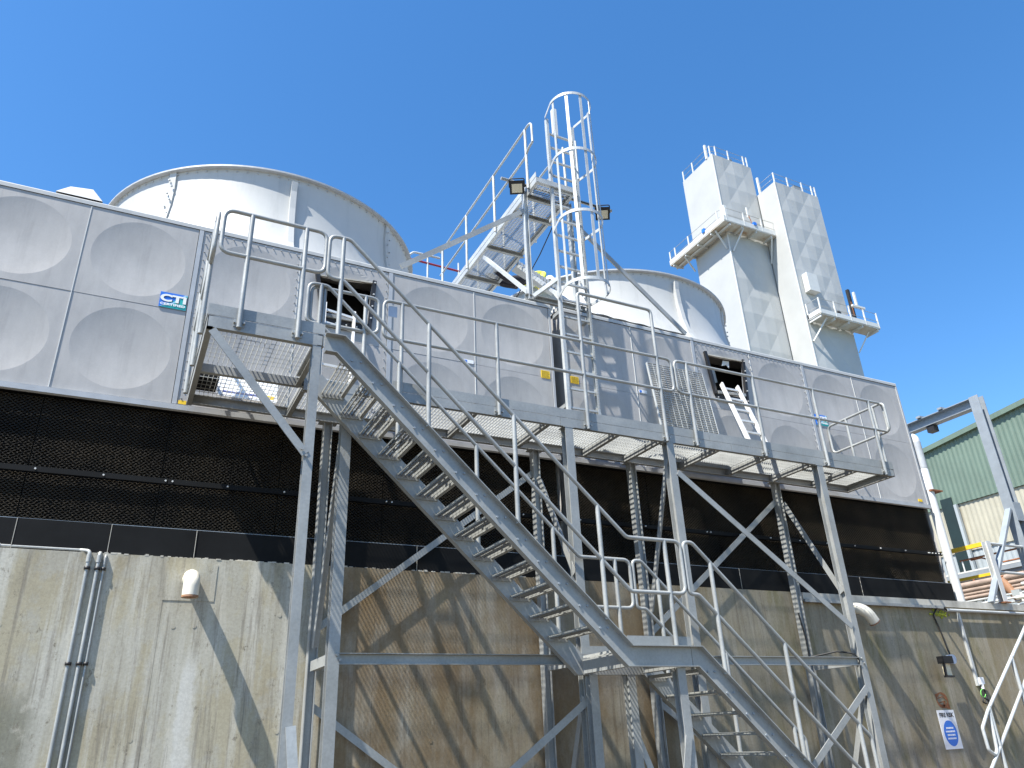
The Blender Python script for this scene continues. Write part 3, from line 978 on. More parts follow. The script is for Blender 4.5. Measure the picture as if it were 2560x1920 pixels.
# ------------------------------------------------------------------ staircase
st = thing('staircase', (4.6, -1.65, 0), 'galvanised steel staircase with open treads and a mid landing', 'staircase')
SL = (5.27-2.462)/(4.584-1.599)      # slope of the flights
YS0, YS1 = -2.10, -1.20
def stringer(path, y, face, h, name='stringer', w=0.075, t=0.009):
    p = [(0,-h/2),(w*face,-h/2),(w*face,-h/2+t),(t*face,-h/2+t),(t*face,h/2-t),(w*face,h/2-t),(w*face,h/2),(0,h/2)]
    p = [(y+a, b) for a, b in p]
    if face < 0: p = p[::-1]
    return MB().sweep_xz(path, p).build(name, 'galv', st)
HS = 0.205
def centre(pts):
    return pts
top_path = [(1.385, 5.172), (1.535, 5.172), (4.60, 2.292), (5.40, 2.292)]
low_path = [(5.406, 2.292), (5.47, 2.292), (7.80, 2.292-(7.80-5.47)*SL), (7.95, 0.02)]
for y, face in ((YS0, -1), (YS1, 1)):
    stringer(top_path, y, face, HS)
    stringer(low_path, y, face, HS)
# treads
tread = MB()
for i in range(6):
    x = -0.02-i*0.042
    tread.box(x-0.0025, x+0.0025, YS0+0.012, YS1-0.012, -0.030, 0.0)
for j in range(1, 10):
    y = YS0+(YS1-YS0)*j/10
    tread.box(-0.232, -0.016, y-0.003, y+0.003, -0.009, -0.003)
tread.box(-0.016, 0.016, YS0+0.012, YS1-0.012, -0.034, 0.002)          # nosing
for y in (YS0+0.006, YS1-0.012):
    tread.box(-0.24, 0.018, y, y+0.006, -0.062, 0.004)
tread_me = tread.mesh('tread')
rise = (ZD-2.385)/14; go = rise/SL
for k in range(1, 14):
    place('tread', tread_me, 'tread', st, (4.66-go*k+0.01, 0, 2.385+rise*k))
for k in range(1, 11):
    place('tread', tread_me, 'tread', st, (5.50+go*k, 0, 2.385-rise*k))
for y, s in ((YS0, -1), (YS1, 1)):
    pts = []
    for k in range(1, 14):
        for dx in (0.05, 0.14):
            pts.append((4.66-go*k-dx, y+s*0.010, 2.385+rise*k-0.035))
    for k in range(1, 11):
        for dx in (0.05, 0.14):
            pts.append((5.50+go*k-dx, y+s*0.010, 2.385-rise*k-0.035))
    bolts('bolts', pts, st, 'greybeam', 0.012, 0.012, (0, s, 0))
# landing
o = grating(4.63, 5.45, YS0+0.015, YS1-0.015, 2.385).build('grating', 'grating', st); o['kind'] = 'stuff'
chan_y(YS0+0.012, YS1-0.012, 4.62, 2.20, 2.345, 1, 'landing_beam', st)
chan_y(YS0+0.012, YS1-0.012, 5.44, 2.20, 2.345, -1, 'landing_beam', st)
MB().box(4.62, 5.42, YS0-0.006, YS0+0.002, 2.40, 2.49).build('toe_board', 'galv', st)
MB().box(4.62, 5.42, YS1-0.002, YS1+0.006, 2.40, 2.49).build('toe_board', 'galv', st)
for (x, y) in ((5.235, YS0+0.03), (4.71, YS1-0.02), (5.205, YS1-0.02), (4.72, YS0+0.05)):
    if (x, y) == (4.72, YS0+0.05):
        continue
    post(x, y, 0.012, 2.186, 'x', 0.10, st, 'galv', 'leg')
flat((4.66, YS1+0.035, 1.92), (3.55, YS1+0.035, 1.18), 0.075, 0.010, st)
flat((3.55, YS1+0.034, 1.18), (1.9, YS1+0.034, 0.08), 0.075, 0.010, st)
flat((5.22, YS0-0.03, 1.55), (5.05, YS0-0.03, 0.9), 0.075, 0.012, st)
flat((5.20, YS1+0.035, 1.75), (5.55, YS1+0.035, 0.9), 0.075, 0.010, st, mat='galv_light')
# rails
def stair_rails(y, s):
    a = [(1.355,y,6.44),(1.575,y,6.44),(4.71,y,3.49),(5.41,y,3.49),(5.41,y,2.925),(4.70,y,2.925),(1.52,y,5.92),(1.355,y,5.92)]
    g_ = rail_loop('handrail', a, st)
    z_at = lambda x: 5.172-(x-1.535)*SL
    t_at = lambda x: 6.44-(x-1.575)*(6.44-3.49)/(4.71-1.575)
    stanchion(1.50, y, 5.277, 6.44, g_, None)
    for x in (2.46, 3.42, 4.375):
        stanchion(x, y, z_at(x)+0.135, t_at(x), g_)
    stanchion(5.20, y, 2.397, 3.49, g_)
    # lower flight
    dz = SL
    x0, x1 = 5.58, 7.75
    b = [(5.455,y,3.49),(x0,y,3.49),(x1,y,3.49-(x1-x0)*dz),(x1,y,2.925-(x1-x0)*dz),(x0,y,2.925),(5.455,y,2.925)]
    h_ = rail_loop('handrail', b, st, 0.08)
    for x in (5.80, 6.70, 7.60):
        stanchion(x, y, 2.292-(x-5.47)*dz+0.135, 3.49-(x-x0)*dz, h_)
stair_rails(YS0-0.04, -1)
stair_rails(YS1+0.04, 1)

# ------------------------------------------------------------------ caged ladder
ld = thing('caged_ladder', (5.55, -0.35, ZD), 'tall galvanised ladder with hooped safety cage between the towers', 'ladder')
XLa, XRa, YL = 5.275, 5.83, -0.23
for x in (XLa, XRa):
    s = 1 if x == XLa else -1
    p = [(0,-0.032),(0.045*s,-0.032),(0.045*s,-0.026),(0.006*s,-0.026),(0.006*s,0.026),(0.045*s,0.026),(0.045*s,0.032),(0,0.032)]
    mb = MB(); n = 8
    v = [(x+a, YL+b, ZD+0.01) for a, b in p]+[(x+a, YL+b, 11.30) for a, b in p]
    mb.add(v, [(i,(i+1) % n,(i+1) % n+n,i+n) for i in range(n)]+[tuple(range(n)), tuple(range(n, 2*n))]).build('stile', 'galv_light', ld)
z = 5.56
while z < 11.1:
    MB().bar((XLa+0.006, YL, z), (XRa-0.006, YL, z), 0.034, 0.028).build('rung', 'galv_light', ld)
    z += 0.302
for z in (5.9, 7.45, 9.2, 10.0):
    for x in (XLa+0.02, XRa-0.02):
        if z < 7.6:
            MB().box(x-0.03, x+0.03, YL+0.033, -0.013, z-0.03, z+0.03).build('standoff_bracket', 'galv', ld)
        else:
            MB().box(x-0.03, x+0.03, YL+0.033, YL+0.10, z-0.03, z+0.03).build('standoff_bracket', 'galv', ld)
def hoop(z, r=0.36):
    cx, cy = (XLa+XRa)/2, YL-0.36
    pts = [(XLa-0.01, YL-0.01)]
    for i in range(25):
        t = R(-5+190*i/24)
        pts.append((cx-r*math.cos(t), cy-r*math.sin(t)))
    pts.append((XRa+0.01, YL-0.01))
    mb = MB(); v = []; f = []
    N = len(pts)
    for i, (x, y) in enumerate(pts):
        a = Vector(pts[max(0, i-1)]); b = Vector(pts[min(N-1, i+1)]); d = (b-a).normalized(); nn = Vector((-d.y, d.x))*0.004
        v += [(x-nn.x, y-nn.y, z-0.026), (x+nn.x, y+nn.y, z-0.026), (x+nn.x, y+nn.y, z+0.026), (x-nn.x, y-nn.y, z+0.026)]
    for i in range(N-1):
        e = i*4
        f += [(e, e+4, e+5, e+1), (e+1, e+5, e+6, e+2), (e+2, e+6, e+7, e+3), (e+3, e+7, e+4, e)]
    f += [(0,1,2,3), (N*4-1, N*4-2, N*4-3, N*4-4)]
    mb.add(v, f).build('cage_hoop', 'galv_light', ld)
    return cx, cy
for z in (7.68, 8.92, 10.14, 11.33):
    cx, cy = hoop(z)
for ang in (5, 50, 90, 130, 175):
    t = R(ang); r = 0.352
    x, y = cx-r*math.cos(t), cy-r*math.sin(t)
    tx, ty = math.sin(t), -math.cos(t)
    mb = MB(); w = 0.025
    nx, ny = -math.cos(t), -math.sin(t)
    q = [(x-tx*w, y-ty*w), (x+tx*w, y+ty*w), (x+tx*w-nx*0.008, y+ty*w-ny*0.008), (x-tx*w-nx*0.008, y-ty*w-ny*0.008)]
    mb.add([(a, b, 7.66) for a, b in q]+[(a, b, 11.35) for a, b in q], [(0,1,5,4),(1,2,6,5),(2,3,7,6),(3,0,4,7),(3,2,1,0),(4,5,6,7)])
    mb.build('cage_strap', 'galv_light', ld)
# flared top strap on the right hand side
MB().path([(XRa, YL-0.02, 10.15), (XRa+0.01, YL-0.02, 11.0)], 0.022, 8).build('top_guard', 'galv_light', ld)
# small sensor tube lashed inside the cage
an = thing('white_antenna', (5.45, -0.2, 11.0), 'white tube with black base fixed at the top of the caged ladder', 'antenna')
MB().box(5.435, 5.51, -0.245, -0.165, 11.02, 11.62).build('housing', 'white_paint', an)
MB().tube((5.48, -0.2, 10.86), (5.48, -0.2, 11.02), 0.022, 8).build('base', 'blackmetal', an)
# hanging chain on the right stile
mb = MB()
z = 5.9
while z < 9.6:
    mb.box(XRa-0.035, XRa-0.02, YL-0.05, YL-0.042, z, z+0.03)
    z += 0.045
o = mb.build('chain', 'galv', ld)

# ------------------------------------------------------------------ rooftop crossover walkway
cw = thing('rooftop_walkway', (5.36, 1.6, ZT), 'raised steel walkway crossing between the two fan stacks behind the ladder', 'walkway')
CX0, CX1, CZ = 4.98, 5.74, 9.80
CY0, CY1 = -0.29, 3.95
chan_y(CY0, CY1, CX0, CZ, CZ+0.10, 1, 'edge_beam', cw, 'galv_light')
chan_y(CY0, CY1, CX1, CZ, CZ+0.10, -1, 'edge_beam', cw, 'galv_light')
chan_x(CX0+.01, CX1-.01, CY0, CZ+0.001, CZ+0.10, 1, 'edge_beam', cw, 'galv_light')
MB().box(CX0-0.004, CX0+0.004, CY0, CY1, CZ+0.105, CZ+0.20).build('toe_board', 'galv_light', cw)
for y in (0.08, 0.56, 1.64, 2.68, 3.7):
    MB().extr(csec(0.05, 0.09, 0.006), (CX0+0.01, y, CZ-0.03), (CX1-0.01, y, CZ-0.03)).build('cross_beam', 'galv', cw)
ys = [CY0+0.01, 0.56, 1.64, 2.68, CY1]
for i in range(4):
    o = grating(CX0+0.01, CX1-0.01, ys[i]+0.01, ys[i+1]-0.01, CZ+0.085, 'X', 0.041, 0.055, 0.0035, 0.022).build('grating', 'grating', cw); o['kind'] = 'stuff'
for x in (4.94, 5.79):
    post(x, 0.06, ZT+0.12, 9.85, 'y', 0.075, cw, 'galv_light')
for x in (5.0, 5.72):
    MB().extr(lsec(0.06, 0.06, 0.007), (x, 0.09, ZT+0.25), (x, 1.85, CZ-0.08), (1,0,0)).build('brace', 'galv_light', cw)
    post(x, 3.7, ZT+0.12, 9.72, 'y', 0.07, cw, 'galv_light')
MB().bar((4.92, 0.06, 9.44), (2.84, 0.06, 7.80), 0.03, 0.075).build('brace', 'galv', cw)
MB().bar((5.84, 0.06, 9.50), (7.95, 0.06, 7.76), 0.03, 0.075).build('brace', 'galv', cw)
MB().extr(csec(0.06, 0.09, 0.007), (4.86, 0.06, ZT+0.165), (5.95, 0.06, ZT+0.165)).build('base_rail', 'galv', cw)
MB().bar((4.95, -0.02, ZT+0.14), (5.30, -0.22, 8.05), 0.05, 0.06).build('brace', 'galv_light', cw)
# rails
gr = MB().path([(CX0-.03,-0.30,10.62),(CX0-.03,-0.30,11.08),(CX0-.03,3.9,11.08)], 0.020, 10, 0.14).build('guard_rail', 'galv_light', cw)
MB().path([(CX0-.03,-0.30,10.62),(CX0-.03,-0.16,10.60),(CX0-.03,0.0,10.50),(CX0-.03,3.9,10.50)], 0.020, 10, 0.06).build('guard_rail', 'galv_light', cw)
for y in (-0.06, 1.22, 2.50, 3.78):
    stanchion(CX0-.03, y, CZ+0.02, 11.08, gr, None, 'galv_light')
gr = MB().path([(CX1+.03,0.05,10.5),(CX1+.03,0.05,11.08),(CX1+.03,3.9,11.08)], 0.020, 10, 0.10).build('guard_rail', 'galv_light', cw)
for y in (0.05, 1.22, 2.50, 3.78):
    stanchion(CX1+.03, y, CZ+0.02, 11.08, gr, None, 'galv_light')
# lamp pole across the front
MB().tube((4.50, 0.03, 9.95), (6.66, 0.03, 9.95), 0.028, 10).build('lamp_pole', 'galv', cw)
MB().path([(4.8,-0.0,9.93),(5.4,-0.0,9.92),(6.0,-0.0,9.93),(6.6,-0.0,9.92)], 0.012, 6).build('cable', 'cable', cw)
MB().box(4.965, 4.972, -0.06, 0.12, 9.72, 9.92).build('perforated_plate', 'galv', cw)
# safety chain and cable on the right side
MB().path([(5.80,0.6,9.8),(5.83,1.2,9.55),(5.86,2.2,9.25),(5.9,3.0,9.0),(5.95,3.6,8.6)], 0.010, 6).build('cable', 'cable', cw)
# plank stair bridging to the right hand stack
pk = thing('ribbed_plank', (6.2, 2.1, 9.7), 'ribbed metal plank sloping from rooftop walkway to right fan stack', 'plank')
mb = MB()
for i in range(14):
    u = i/14
    x = 5.76+u*0.86; z = 9.86-u*0.36
    mb.box(x, x+0.050, 1.93, 1.96, z-0.10, z+0.0)
mb.build('ribs', 'galv_light', pk)
MB().bar((5.76,1.975,9.82), (6.62,1.975,9.46), 0.02, 0.11).build('side', 'galv_light', pk)
MB().bar((5.76,2.10,9.80), (6.62,2.10,9.44), 0.22, 0.02).build('deck', 'galv_light', pk)

def floodlight(x, y, z, label):
    f = thing('floodlight', (x, y, z), label, 'floodlight', 'floodlights on the rooftop pole')
    tilt = Matrix.Translation((x, y, z-0.15)) @ Matrix.Rotation(R(-28), 4, 'Z') @ Matrix.Rotation(R(38), 4, 'X')
    def part(mb, name, mat):
        me = mb.mesh(name); me.transform(tilt); place(name, me, mat, f)
    part(MB().box(-0.12,0.12,-0.02,0.05,-0.11,0.11), 'housing', 'blackmetal')
    part(MB().box(-0.085,0.085,-0.024,-0.019,-0.085,0.055), 'lens', 'lamp_glass')
    b = MB().path([(-0.125,0.02,0),(-0.125,0.05,0.14),(0.125,0.05,0.14),(0.125,0.02,0)], 0.010, 6, 0.03)
    part(b, 'bracket', 'blackmetal')
floodlight(4.74, -0.06, 9.92, 'black floodlight left of the ladder cage on the rooftop pole')
floodlight(6.40, -0.06, 9.90, 'black floodlight right of the ladder cage on the rooftop pole')

# distant roof rails with a red lower rail
rr_ = thing('roof_guard_rail', (4.2, 6.5, ZT+0.2), 'far roof guard rail with a red lower bar behind the left stack', 'railing')
yb = 7.4
a = MB().path([(5.38,yb,12.85),(5.38,yb,13.35),(5.55,yb,13.52),(6.3,yb,13.52)], 0.03, 8, 0.12).build('rail', 'galv_light', rr_)
MB().path([(5.38,yb,13.28),(6.9,yb,13.24)], 0.028, 8).build('lower_bar', 'red', rr_)
for x in (5.95, 6.85):
    MB().tube((x,yb,ZT+0.2), (x,yb,13.5), 0.028, 8).build('stanchion', 'galv_light', rr_)
MB().tube((5.42,yb,ZT+0.2), (5.42,yb,13.0), 0.028, 8).build('stanchion', 'galv_light', rr_)

# ------------------------------------------------------------------ worker reaching over the stack
def skin_body(name, joints_, edges_, mat, parent, sub=2):
    me = bpy.data.meshes.new(name)
    me.from_pydata([j[:3] for j in joints_], edges_, [])
    o = bpy.data.objects.new(name, me); col.objects.link(o)
    sk = o.modifiers.new('skin', 'SKIN')
    me.skin_vertices.new() if not me.skin_vertices else None
    for i, j in enumerate(joints_):
        me.skin_vertices[0].data[i].radius = (j[3], j[4] if len(j) > 4 else j[3])
    me.skin_vertices[0].data[0].use_root = True
    o.modifiers.new('sub', 'SUBSURF').levels = sub
    dg = bpy.context.evaluated_depsgraph_get(); dg.update()
    nm = bpy.data.meshes.new_from_object(o.evaluated_get(dg))
    bpy.data.objects.remove(o)
    nm.polygons.foreach_set('use_smooth', [True]*len(nm.polygons))
    return place(name, nm, mat, parent)
pr = thing('person', (6.2, 2.6, 9.8), 'worker in yellow hi-vis jacket and dark trousers stretched over fan stack rim', 'person')
py = 2.62
skin_body('trousers', [(6.22,py,9.90,0.14,0.12),(6.10,py-0.1,9.86,0.11),(5.84,py-0.13,9.78,0.085),(5.50,py-0.13,9.97,0.065),(6.10,py+0.1,9.88,0.11),(5.82,py+0.14,9.86,0.085),(5.46,py+0.14,9.98,0.065)],
          [(0,1),(1,2),(2,3),(0,4),(4,5),(5,6)], 'trousers', pr)
body = skin_body('jacket', [(6.22,py,9.92,0.145,0.13),(6.42,py,10.02,0.16,0.15),(6.62,py,10.10,0.16,0.15),(6.72,py,10.10,0.07),
          (6.60,py-0.2,10.06,0.065),(6.52,py-0.32,9.90,0.055),(6.42,py-0.34,9.72,0.045),(6.66,py+0.2,10.06,0.065),(6.9,py+0.24,9.94,0.055),(7.05,py+0.22,9.8,0.045)],
          [(0,1),(1,2),(2,3),(2,4),(4,5),(5,6),(2,7),(7,8),(8,9)], 'hivis', pr)
MB().ball((6.86,py,10.05), 0.105, 12, 8, (1.1,0.85,1)).build('head', 'skin', pr)
MB().lathe([(0.0,10.20),(0.07,10.18),(0.115,10.12),(0.125,10.06),(0.14,10.05)], (6.86,py), 14).build('helmet', 'white_paint', pr)
for x in (6.34, 6.54):
    mb = MB(); n = 20; v = []
    for i in range(n):
        t = 2*math.pi*i/n
        for dx in (-0.025, 0.025):
            v.append((x+dx+0.05*math.sin(t), py+0.178*math.cos(t), 9.965+(x-6.34)*0.45+0.172*math.sin(t)))
    mb.add(v, [(2*i, 2*((i+1) % n), 2*((i+1) % n)+1, 2*i+1) for i in range(n)], True).build('reflective_band', 'reflect', pr)
skin_body('glove', [(6.42,py-0.34,9.73,0.04),(6.41,py-0.345,9.66,0.045,0.03),(6.40,py-0.35,9.59,0.03,0.02),(6.45,py-0.37,9.64,0.014),(6.47,py-0.38,9.60,0.012),(6.375,py-0.35,9.55,0.012),(6.40,py-0.36,9.535,0.012),(6.425,py-0.36,9.55,0.012)],
          [(0,1),(1,2),(1,3),(3,4),(2,5),(2,6),(2,7)], 'yellow', pr, 1)

# ------------------------------------------------------------------ things on the walkway
def lean_ladder(a_l, a_r, b_l, b_r, label):
    t = thing('aluminium_ladder', tuple((Vector(b_l)+Vector(b_r))/2), label, 'ladder', 'short ladders at the hatches')
    a_l, a_r, b_l, b_r = map(Vector, (a_l, a_r, b_l, b_r))
    for p, q in ((b_l, a_l), (b_r, a_r)):
        MB().bar(p, q, 0.028, 0.068, (0, -1, 0.3)).build('stile', 'alu', t)
    n = 6
    for i in range(n):
        u = (i+0.55)/n
        MB().bar(b_l.lerp(a_l, u), b_r.lerp(a_r, u), 0.03, 0.03).build('rung', 'alu', t)
lean_ladder((1.78,-0.07,6.86), (2.17,-0.07,6.80), (1.62,-0.80,5.30), (1.98,-0.80,5.30), 'short aluminium ladder leaning into the hatch behind the stair head')
lean_ladder((8.43,-0.08,6.84), (8.77,-0.08,6.84), (8.02,-0.92,5.31), (8.36,-0.92,5.31), 'short aluminium ladder leaning into the hatch on the right tower')

gp = thing('grating_panel', (7.5, -0.3, 5.29), 'loose steel grating panel leaning upright against the right tower', 'grating')
mb = MB()
for i in range(41):
    z = i*0.0415
    mb.box(0, 1.10, -0.003, 0.022, z-0.0025, z+0.0025)
for j in range(12):
    x = j*0.1
    mb.box(x-0.003, x+0.003, -0.004, 0.004, 0, 1.66)
me = mb.mesh('bars'); tf = Matrix.Translation((6.92, -0.33, 5.30)) @ Matrix.Rotation(R(-8), 4, 'X')
me.transform(tf); o = place('bars', me, 'grating', gp); o['kind'] = 'stuff'
for x in (-0.01, 1.105):
    me = MB().box(x-0.004, x+0.004, -0.005, 0.028, -0.005, 1.665).mesh('edge_bar'); me.transform(tf); place('edge_bar', me, 'galv_light', gp)

wb = thing('white_board', (0.92, -0.2, 5.29), 'white board with blue stripe and yellow label leaning at the upper landing', 'board')
tf = Matrix.Translation((0.60, -0.215, 5.292)) @ Matrix.Rotation(R(-14), 4, 'X')
for nm, b_, mt in (('board', (0,0.67,0,0.012,0,0.30), 'white_sign'), ('blue_stripe', (0.06,0.45,-0.0015,-0.0005,0.055,0.08), 'navy'), ('yellow_label', (0.50,0.64,-0.0015,-0.0005,0.04,0.09), 'yellow_sign')):
    me = MB().box(*b_).mesh(nm); me.transform(tf); place(nm, me, mt, wb)
bc = thing('black_crate', (0.46, -0.45, 5.295), 'black plastic crate beside the white board on the upper landing', 'crate')
mb = MB()
for i in range(4):
    mb.box(0.35, 0.575, -0.64+i*0.1, -0.57+i*0.1, 5.294, 5.305)
mb.box(0.35, 0.362, -0.645, -0.27, 5.294, 5.45).box(0.563, 0.575, -0.645, -0.27, 5.294, 5.45)
mb.box(0.362, 0.563, -0.645, -0.635, 5.3, 5.45).box(0.362, 0.563, -0.28, -0.27, 5.3, 5.45)
mb.build('tray', 'black_board', bc)
wl = thing('white_trunking', (9.75, -0.9, 5.3), 'length of white trunking lying on the right end of the walkway', 'trunking')
MB().box(9.28, 9.95, -0.62, -0.56, 5.29, 5.42).build('body', 'white_sign', wl)
MB().box(9.28, 9.95, -0.628, -0.622, 5.395, 5.425).build('lid', 'white_sign', wl)

# ------------------------------------------------------------------ signs on the tower
def cti_sign(x0, x1, z0, z1, label):
    s = thing('certification_sign', ((x0+x1)/2, -0.01, z0), label, 'sign', 'certification signs')
    y = -0.010
    MB().box(x0, x1, y, -0.003, z0, z1).build('plate', 'blue', s)
    yy = y-0.0015
    MB().add([(x0+.004,yy,z0),(x1,yy,z0),(x1,yy,z1-.004)], [(0,1,2)]).build('teal_field', 'teal', s)
    w, h = x1-x0, z1-z0
    MB().add([(x0,yy-.0008,z0+0.0),(x0+w*0.45,yy-.0008,z0+h*0.22),(x1-w*0.18,yy-.0008,z0+h*0.78),(x1,yy-.0008,z1),(x1-w*0.10,yy-.0008,z1),(x0+w*0.52,yy-.0008,z0+h*0.42)], [(0,1,2,3,4,5)]).build('flash', 'lightblue', s)
    me = text_mesh('CTI', h*0.62, ((x0+x1)/2+0.008, yy-0.002, z0+h*0.58), 1.02, 0.0006, 0.006, 0, 1.45)
    place('letters_shadow', me, 'ink', s)
    me = text_mesh('CTI', h*0.62, ((x0+x1)/2+0.001, yy-0.004, z0+h*0.60), 1.02, 0.0006, 0.006, 0, 1.45)
    place('letters', me, 'white_sign', s)
    me = text_mesh('CERTIFIED', h*0.20, ((x0+x1)/2, yy-0.004, z0+h*0.21), 1.08, 0.0006, 0.002, 0, 1.35)
    place('letters', me, 'white_sign', s)
cti_sign(-0.165, 0.135, 6.412, 6.618, 'blue and teal CTI CERTIFIED sign on the left tower')
cti_sign(10.585, 10.885, 6.44, 6.645, 'blue and teal CTI CERTIFIED sign behind the right end railing')
def label_plate(name, x0, x1, z0, z1, mat, label, cat, group, lines=0, y=-0.006):
    t = thing(name, ((x0+x1)/2, y, z0), label, cat, group)
    MB().box(x0, x1, y, -0.001 if y > -0.02 else y+0.004, z0, z1).build('plate', mat, t)
    if lines:
        mb = MB(); rr = random.Random(int(x0*100))
        for i in range(lines):
            z = z1-(i+0.8)*(z1-z0)/(lines+0.6)
            x = x0+0.012
            while x < x1-0.02:
                w = rr.uniform(0.008, 0.022)
                mb.box(x, min(x1-0.01, x+w), y-0.0012, y-0.0004, z-0.003, z+0.003)
                x += w+0.005
        mb.build('print', 'ink' if mat != 'blue' else 'white_sign', t)
    return t
label_plate('warning_label', 5.012, 5.158, 6.385, 6.508, 'yellow_sign', 'yellow warning label on the left tower beside the gap', 'label', 'yellow warning labels', 6, -0.008)
label_plate('warning_label', 5.515, 5.655, 6.385, 6.500, 'yellow_sign', 'yellow warning label behind the caged ladder on the right tower', 'label', 'yellow warning labels', 6, -0.008)
for (x0, z, lab) in ((3.773, 6.428, 'small white and blue maker label on the left tower joint'), (6.76, 6.458, 'small white and blue maker label on the right tower joint')):
    t = label_plate('maker_label', x0, x0+0.15, z-0.026, z+0.026, 'white_sign', lab, 'label', 'small maker labels', 0, -0.008)
    MB().box(x0+0.008, x0+0.05, -0.0095, -0.0085, z-0.018, z+0.018).build('blue_mark', 'blue', t)
label_plate('yellow_tag', 0.215, 0.30, 5.207, 5.25, 'yellow_sign', 'yellow tag at the foot of the left tower channel strip', 'label', 'yellow tags at the panel foot', 0, -0.008)
label_plate('yellow_tag', 12.82, 12.925, 5.24, 5.285, 'yellow_sign', 'yellow tag at the lower right corner of the right tower', 'label', 'yellow tags at the panel foot', 0, -0.008)
label_plate('notice_plate', 2.325, 2.435, 6.24, 6.40, 'grey_sign', 'pale blue notice hung on the guard rail right of the hatch', 'notice', None, 0, YR+0.03)

# ------------------------------------------------------------------ things on the concrete wall
YW = -0.037
def wall_pipe(x, y, r, label, top, htop=None):
    t = thing('wall_pipe', (x, y, 0), label, 'pipe', 'pipes running down the concrete wall')
    if htop:
        MB().path([(-6.0, 0.0, 3.487), (x-0.09, 0.0, 3.487), (x, y, 3.47), (x, y, 0.05)], r, 12, 0.04).build('pipe', 'galv_tube', t)
        MB().tube((x-0.78, 0.0, 3.487), (x-0.84, 0.0, 3.487), r*1.35, 10).build('union', 'galv_tube', t)
        MB().tube((x, y, 3.44), (x, y, 3.36), r*1.35, 10).build('elbow_socket', 'galv', t)
    else:
        MB().path([(x, 0.04, top+0.01), (x, y, top), (x, y, 0.05)], r, 12, 0.04).build('pipe', 'galv_tube', t)
        MB().tube((x, y, top-0.03), (x, y, top-0.10), r*1.35, 10).build('elbow_socket', 'galv', t)
    for z in (3.30, 2.40, 1.4):
        MB().lathe([(r+0.001,z-0.015),(r+0.010,z-0.015),(r+0.010,z+0.015),(r+0.001,z+0.015)], (x, y), 12).build('clamp', 'blackmetal', t)
        MB().box(x-0.012, x+0.012, y+r, YW, z-0.012, z+0.012).build('clamp_leg', 'blackmetal', t)
wall_pipe(-0.37, -0.060, 0.018, 'leftmost galvanised pipe turning down the concrete wall from its top', 3.485, True)
wall_pipe(-0.278, -0.060, 0.018, 'middle galvanised pipe of three running down the concrete wall', 3.46)
wall_pipe(-0.222, -0.054, 0.012, 'thin galvanised pipe right of the three on the concrete wall', 3.44)

def cowl(x, z, r, ang, label):
    t = thing('vent_cowl', (x, YW, z), label, 'vent', 'vent cowls on the concrete wall')
    pts = []
    ca, sa = math.sin(R(ang)), math.cos(R(ang))
    dirv = Vector((ca*sa*0, 0, 0))
    # elbow leaving the wall and turning down
    pth = [Vector((x, YW+0.02, z))]
    for i in range(9):
        a = R(90*i/8)
        pth.append(Vector((x+math.sin(R(ang))*(1-math.cos(a))*0.14, YW-0.12-math.sin(a)*0.17*math.cos(R(ang)*0.5), z+0.0-(1-math.cos(a))*0.12)))
    e = pth[-1]; pth.append(e+Vector((math.sin(R(ang))*0.10, 0, -0.11)))
    MB().path(pth, r, 20, caps=False).build('elbow', 'cream_pvc', t)
    d = (pth[-1]-pth[-2]).normalized()
    MB().tube(pth[-1]-d*0.02, pth[-1], r*1.05, 20, False).build('collar', 'brown_duct', t)
    MB().tube(pth[-1]-d*0.012, pth[-1]-d*0.010, r*0.98, 20).build('mouth', 'rust', t)
cowl(0.60, 3.235, 0.078, 0, 'cream elbow vent cowl on the left of the concrete wall')
cowl(10.33, 3.23, 0.085, 55, 'cream elbow vent cowl behind the right walkway post, turned sideways')

cd = thing('cable_trunking', (11, YW-0.05, 3.33), 'pale conduit fixed along the concrete wall cap on the right', 'conduit')
MB().box(9.34, 12.55, -0.115, -0.078, 3.305, 3.350).build('trunking', 'galv', cd)
MB().path([(12.55,-0.10,3.33),(12.63,-0.10,3.285)], 0.018, 8).build('black_joint', 'cable', cd)
MB().tube((12.63,-0.10,3.285), (20,-0.10,3.285), 0.026, 10).build('conduit', 'galv_light', cd)
dc = thing('drop_conduit', (12.95, YW-0.03, 2.1), 'vertical galvanised conduit dropping from the wall cap to a socket', 'conduit')
MB().box(12.945, 12.995, -0.075, -0.037, 2.08, 3.26).build('channel', 'galv_light', dc)
sk = thing('socket_box', (13.02, YW-0.05, 2.1), 'white socket box with looped wires at the foot of the drop conduit', 'socket')
MB().box(12.985, 13.085, -0.11, -0.077, 2.10, 2.21).build('box', 'white_sign', sk)
MB().tube((13.03,-0.09,2.03), (13.03,-0.09,2.10), 0.024, 8).build('gland', 'white_sign', sk)
MB().path([(13.03,-0.09,2.04),(12.95,-0.09,2.0),(12.93,-0.09,1.93),(13.0,-0.09,1.89),(13.06,-0.09,1.95)], 0.007, 6, 0.02).build('green_wire', 'green_wire', sk)
MB().path([(13.05,-0.09,2.02),(13.07,-0.09,1.92),(13.0,-0.09,1.80),(12.93,-0.09,1.83),(12.97,-0.09,1.90),(13.08,-0.09,1.86),(13.1,-0.09,1.78),(13.05,-0.09,1.80)], 0.013, 6, 0.02).build('black_wire', 'cable', sk)
fl = thing('wall_floodlight', (12.1, YW-0.2, 2.3), 'dark square floodlight on an arm fixed to the concrete wall', 'floodlight')
MB().box(11.93, 12.16, -0.30, -0.18, 2.41, 2.52).build('driver_box', 'blackmetal', fl)
MB().bar((11.95,-0.27,2.42), (11.93,-0.27,2.21), 0.03, 0.03).build('bracket', 'blackmetal', fl)
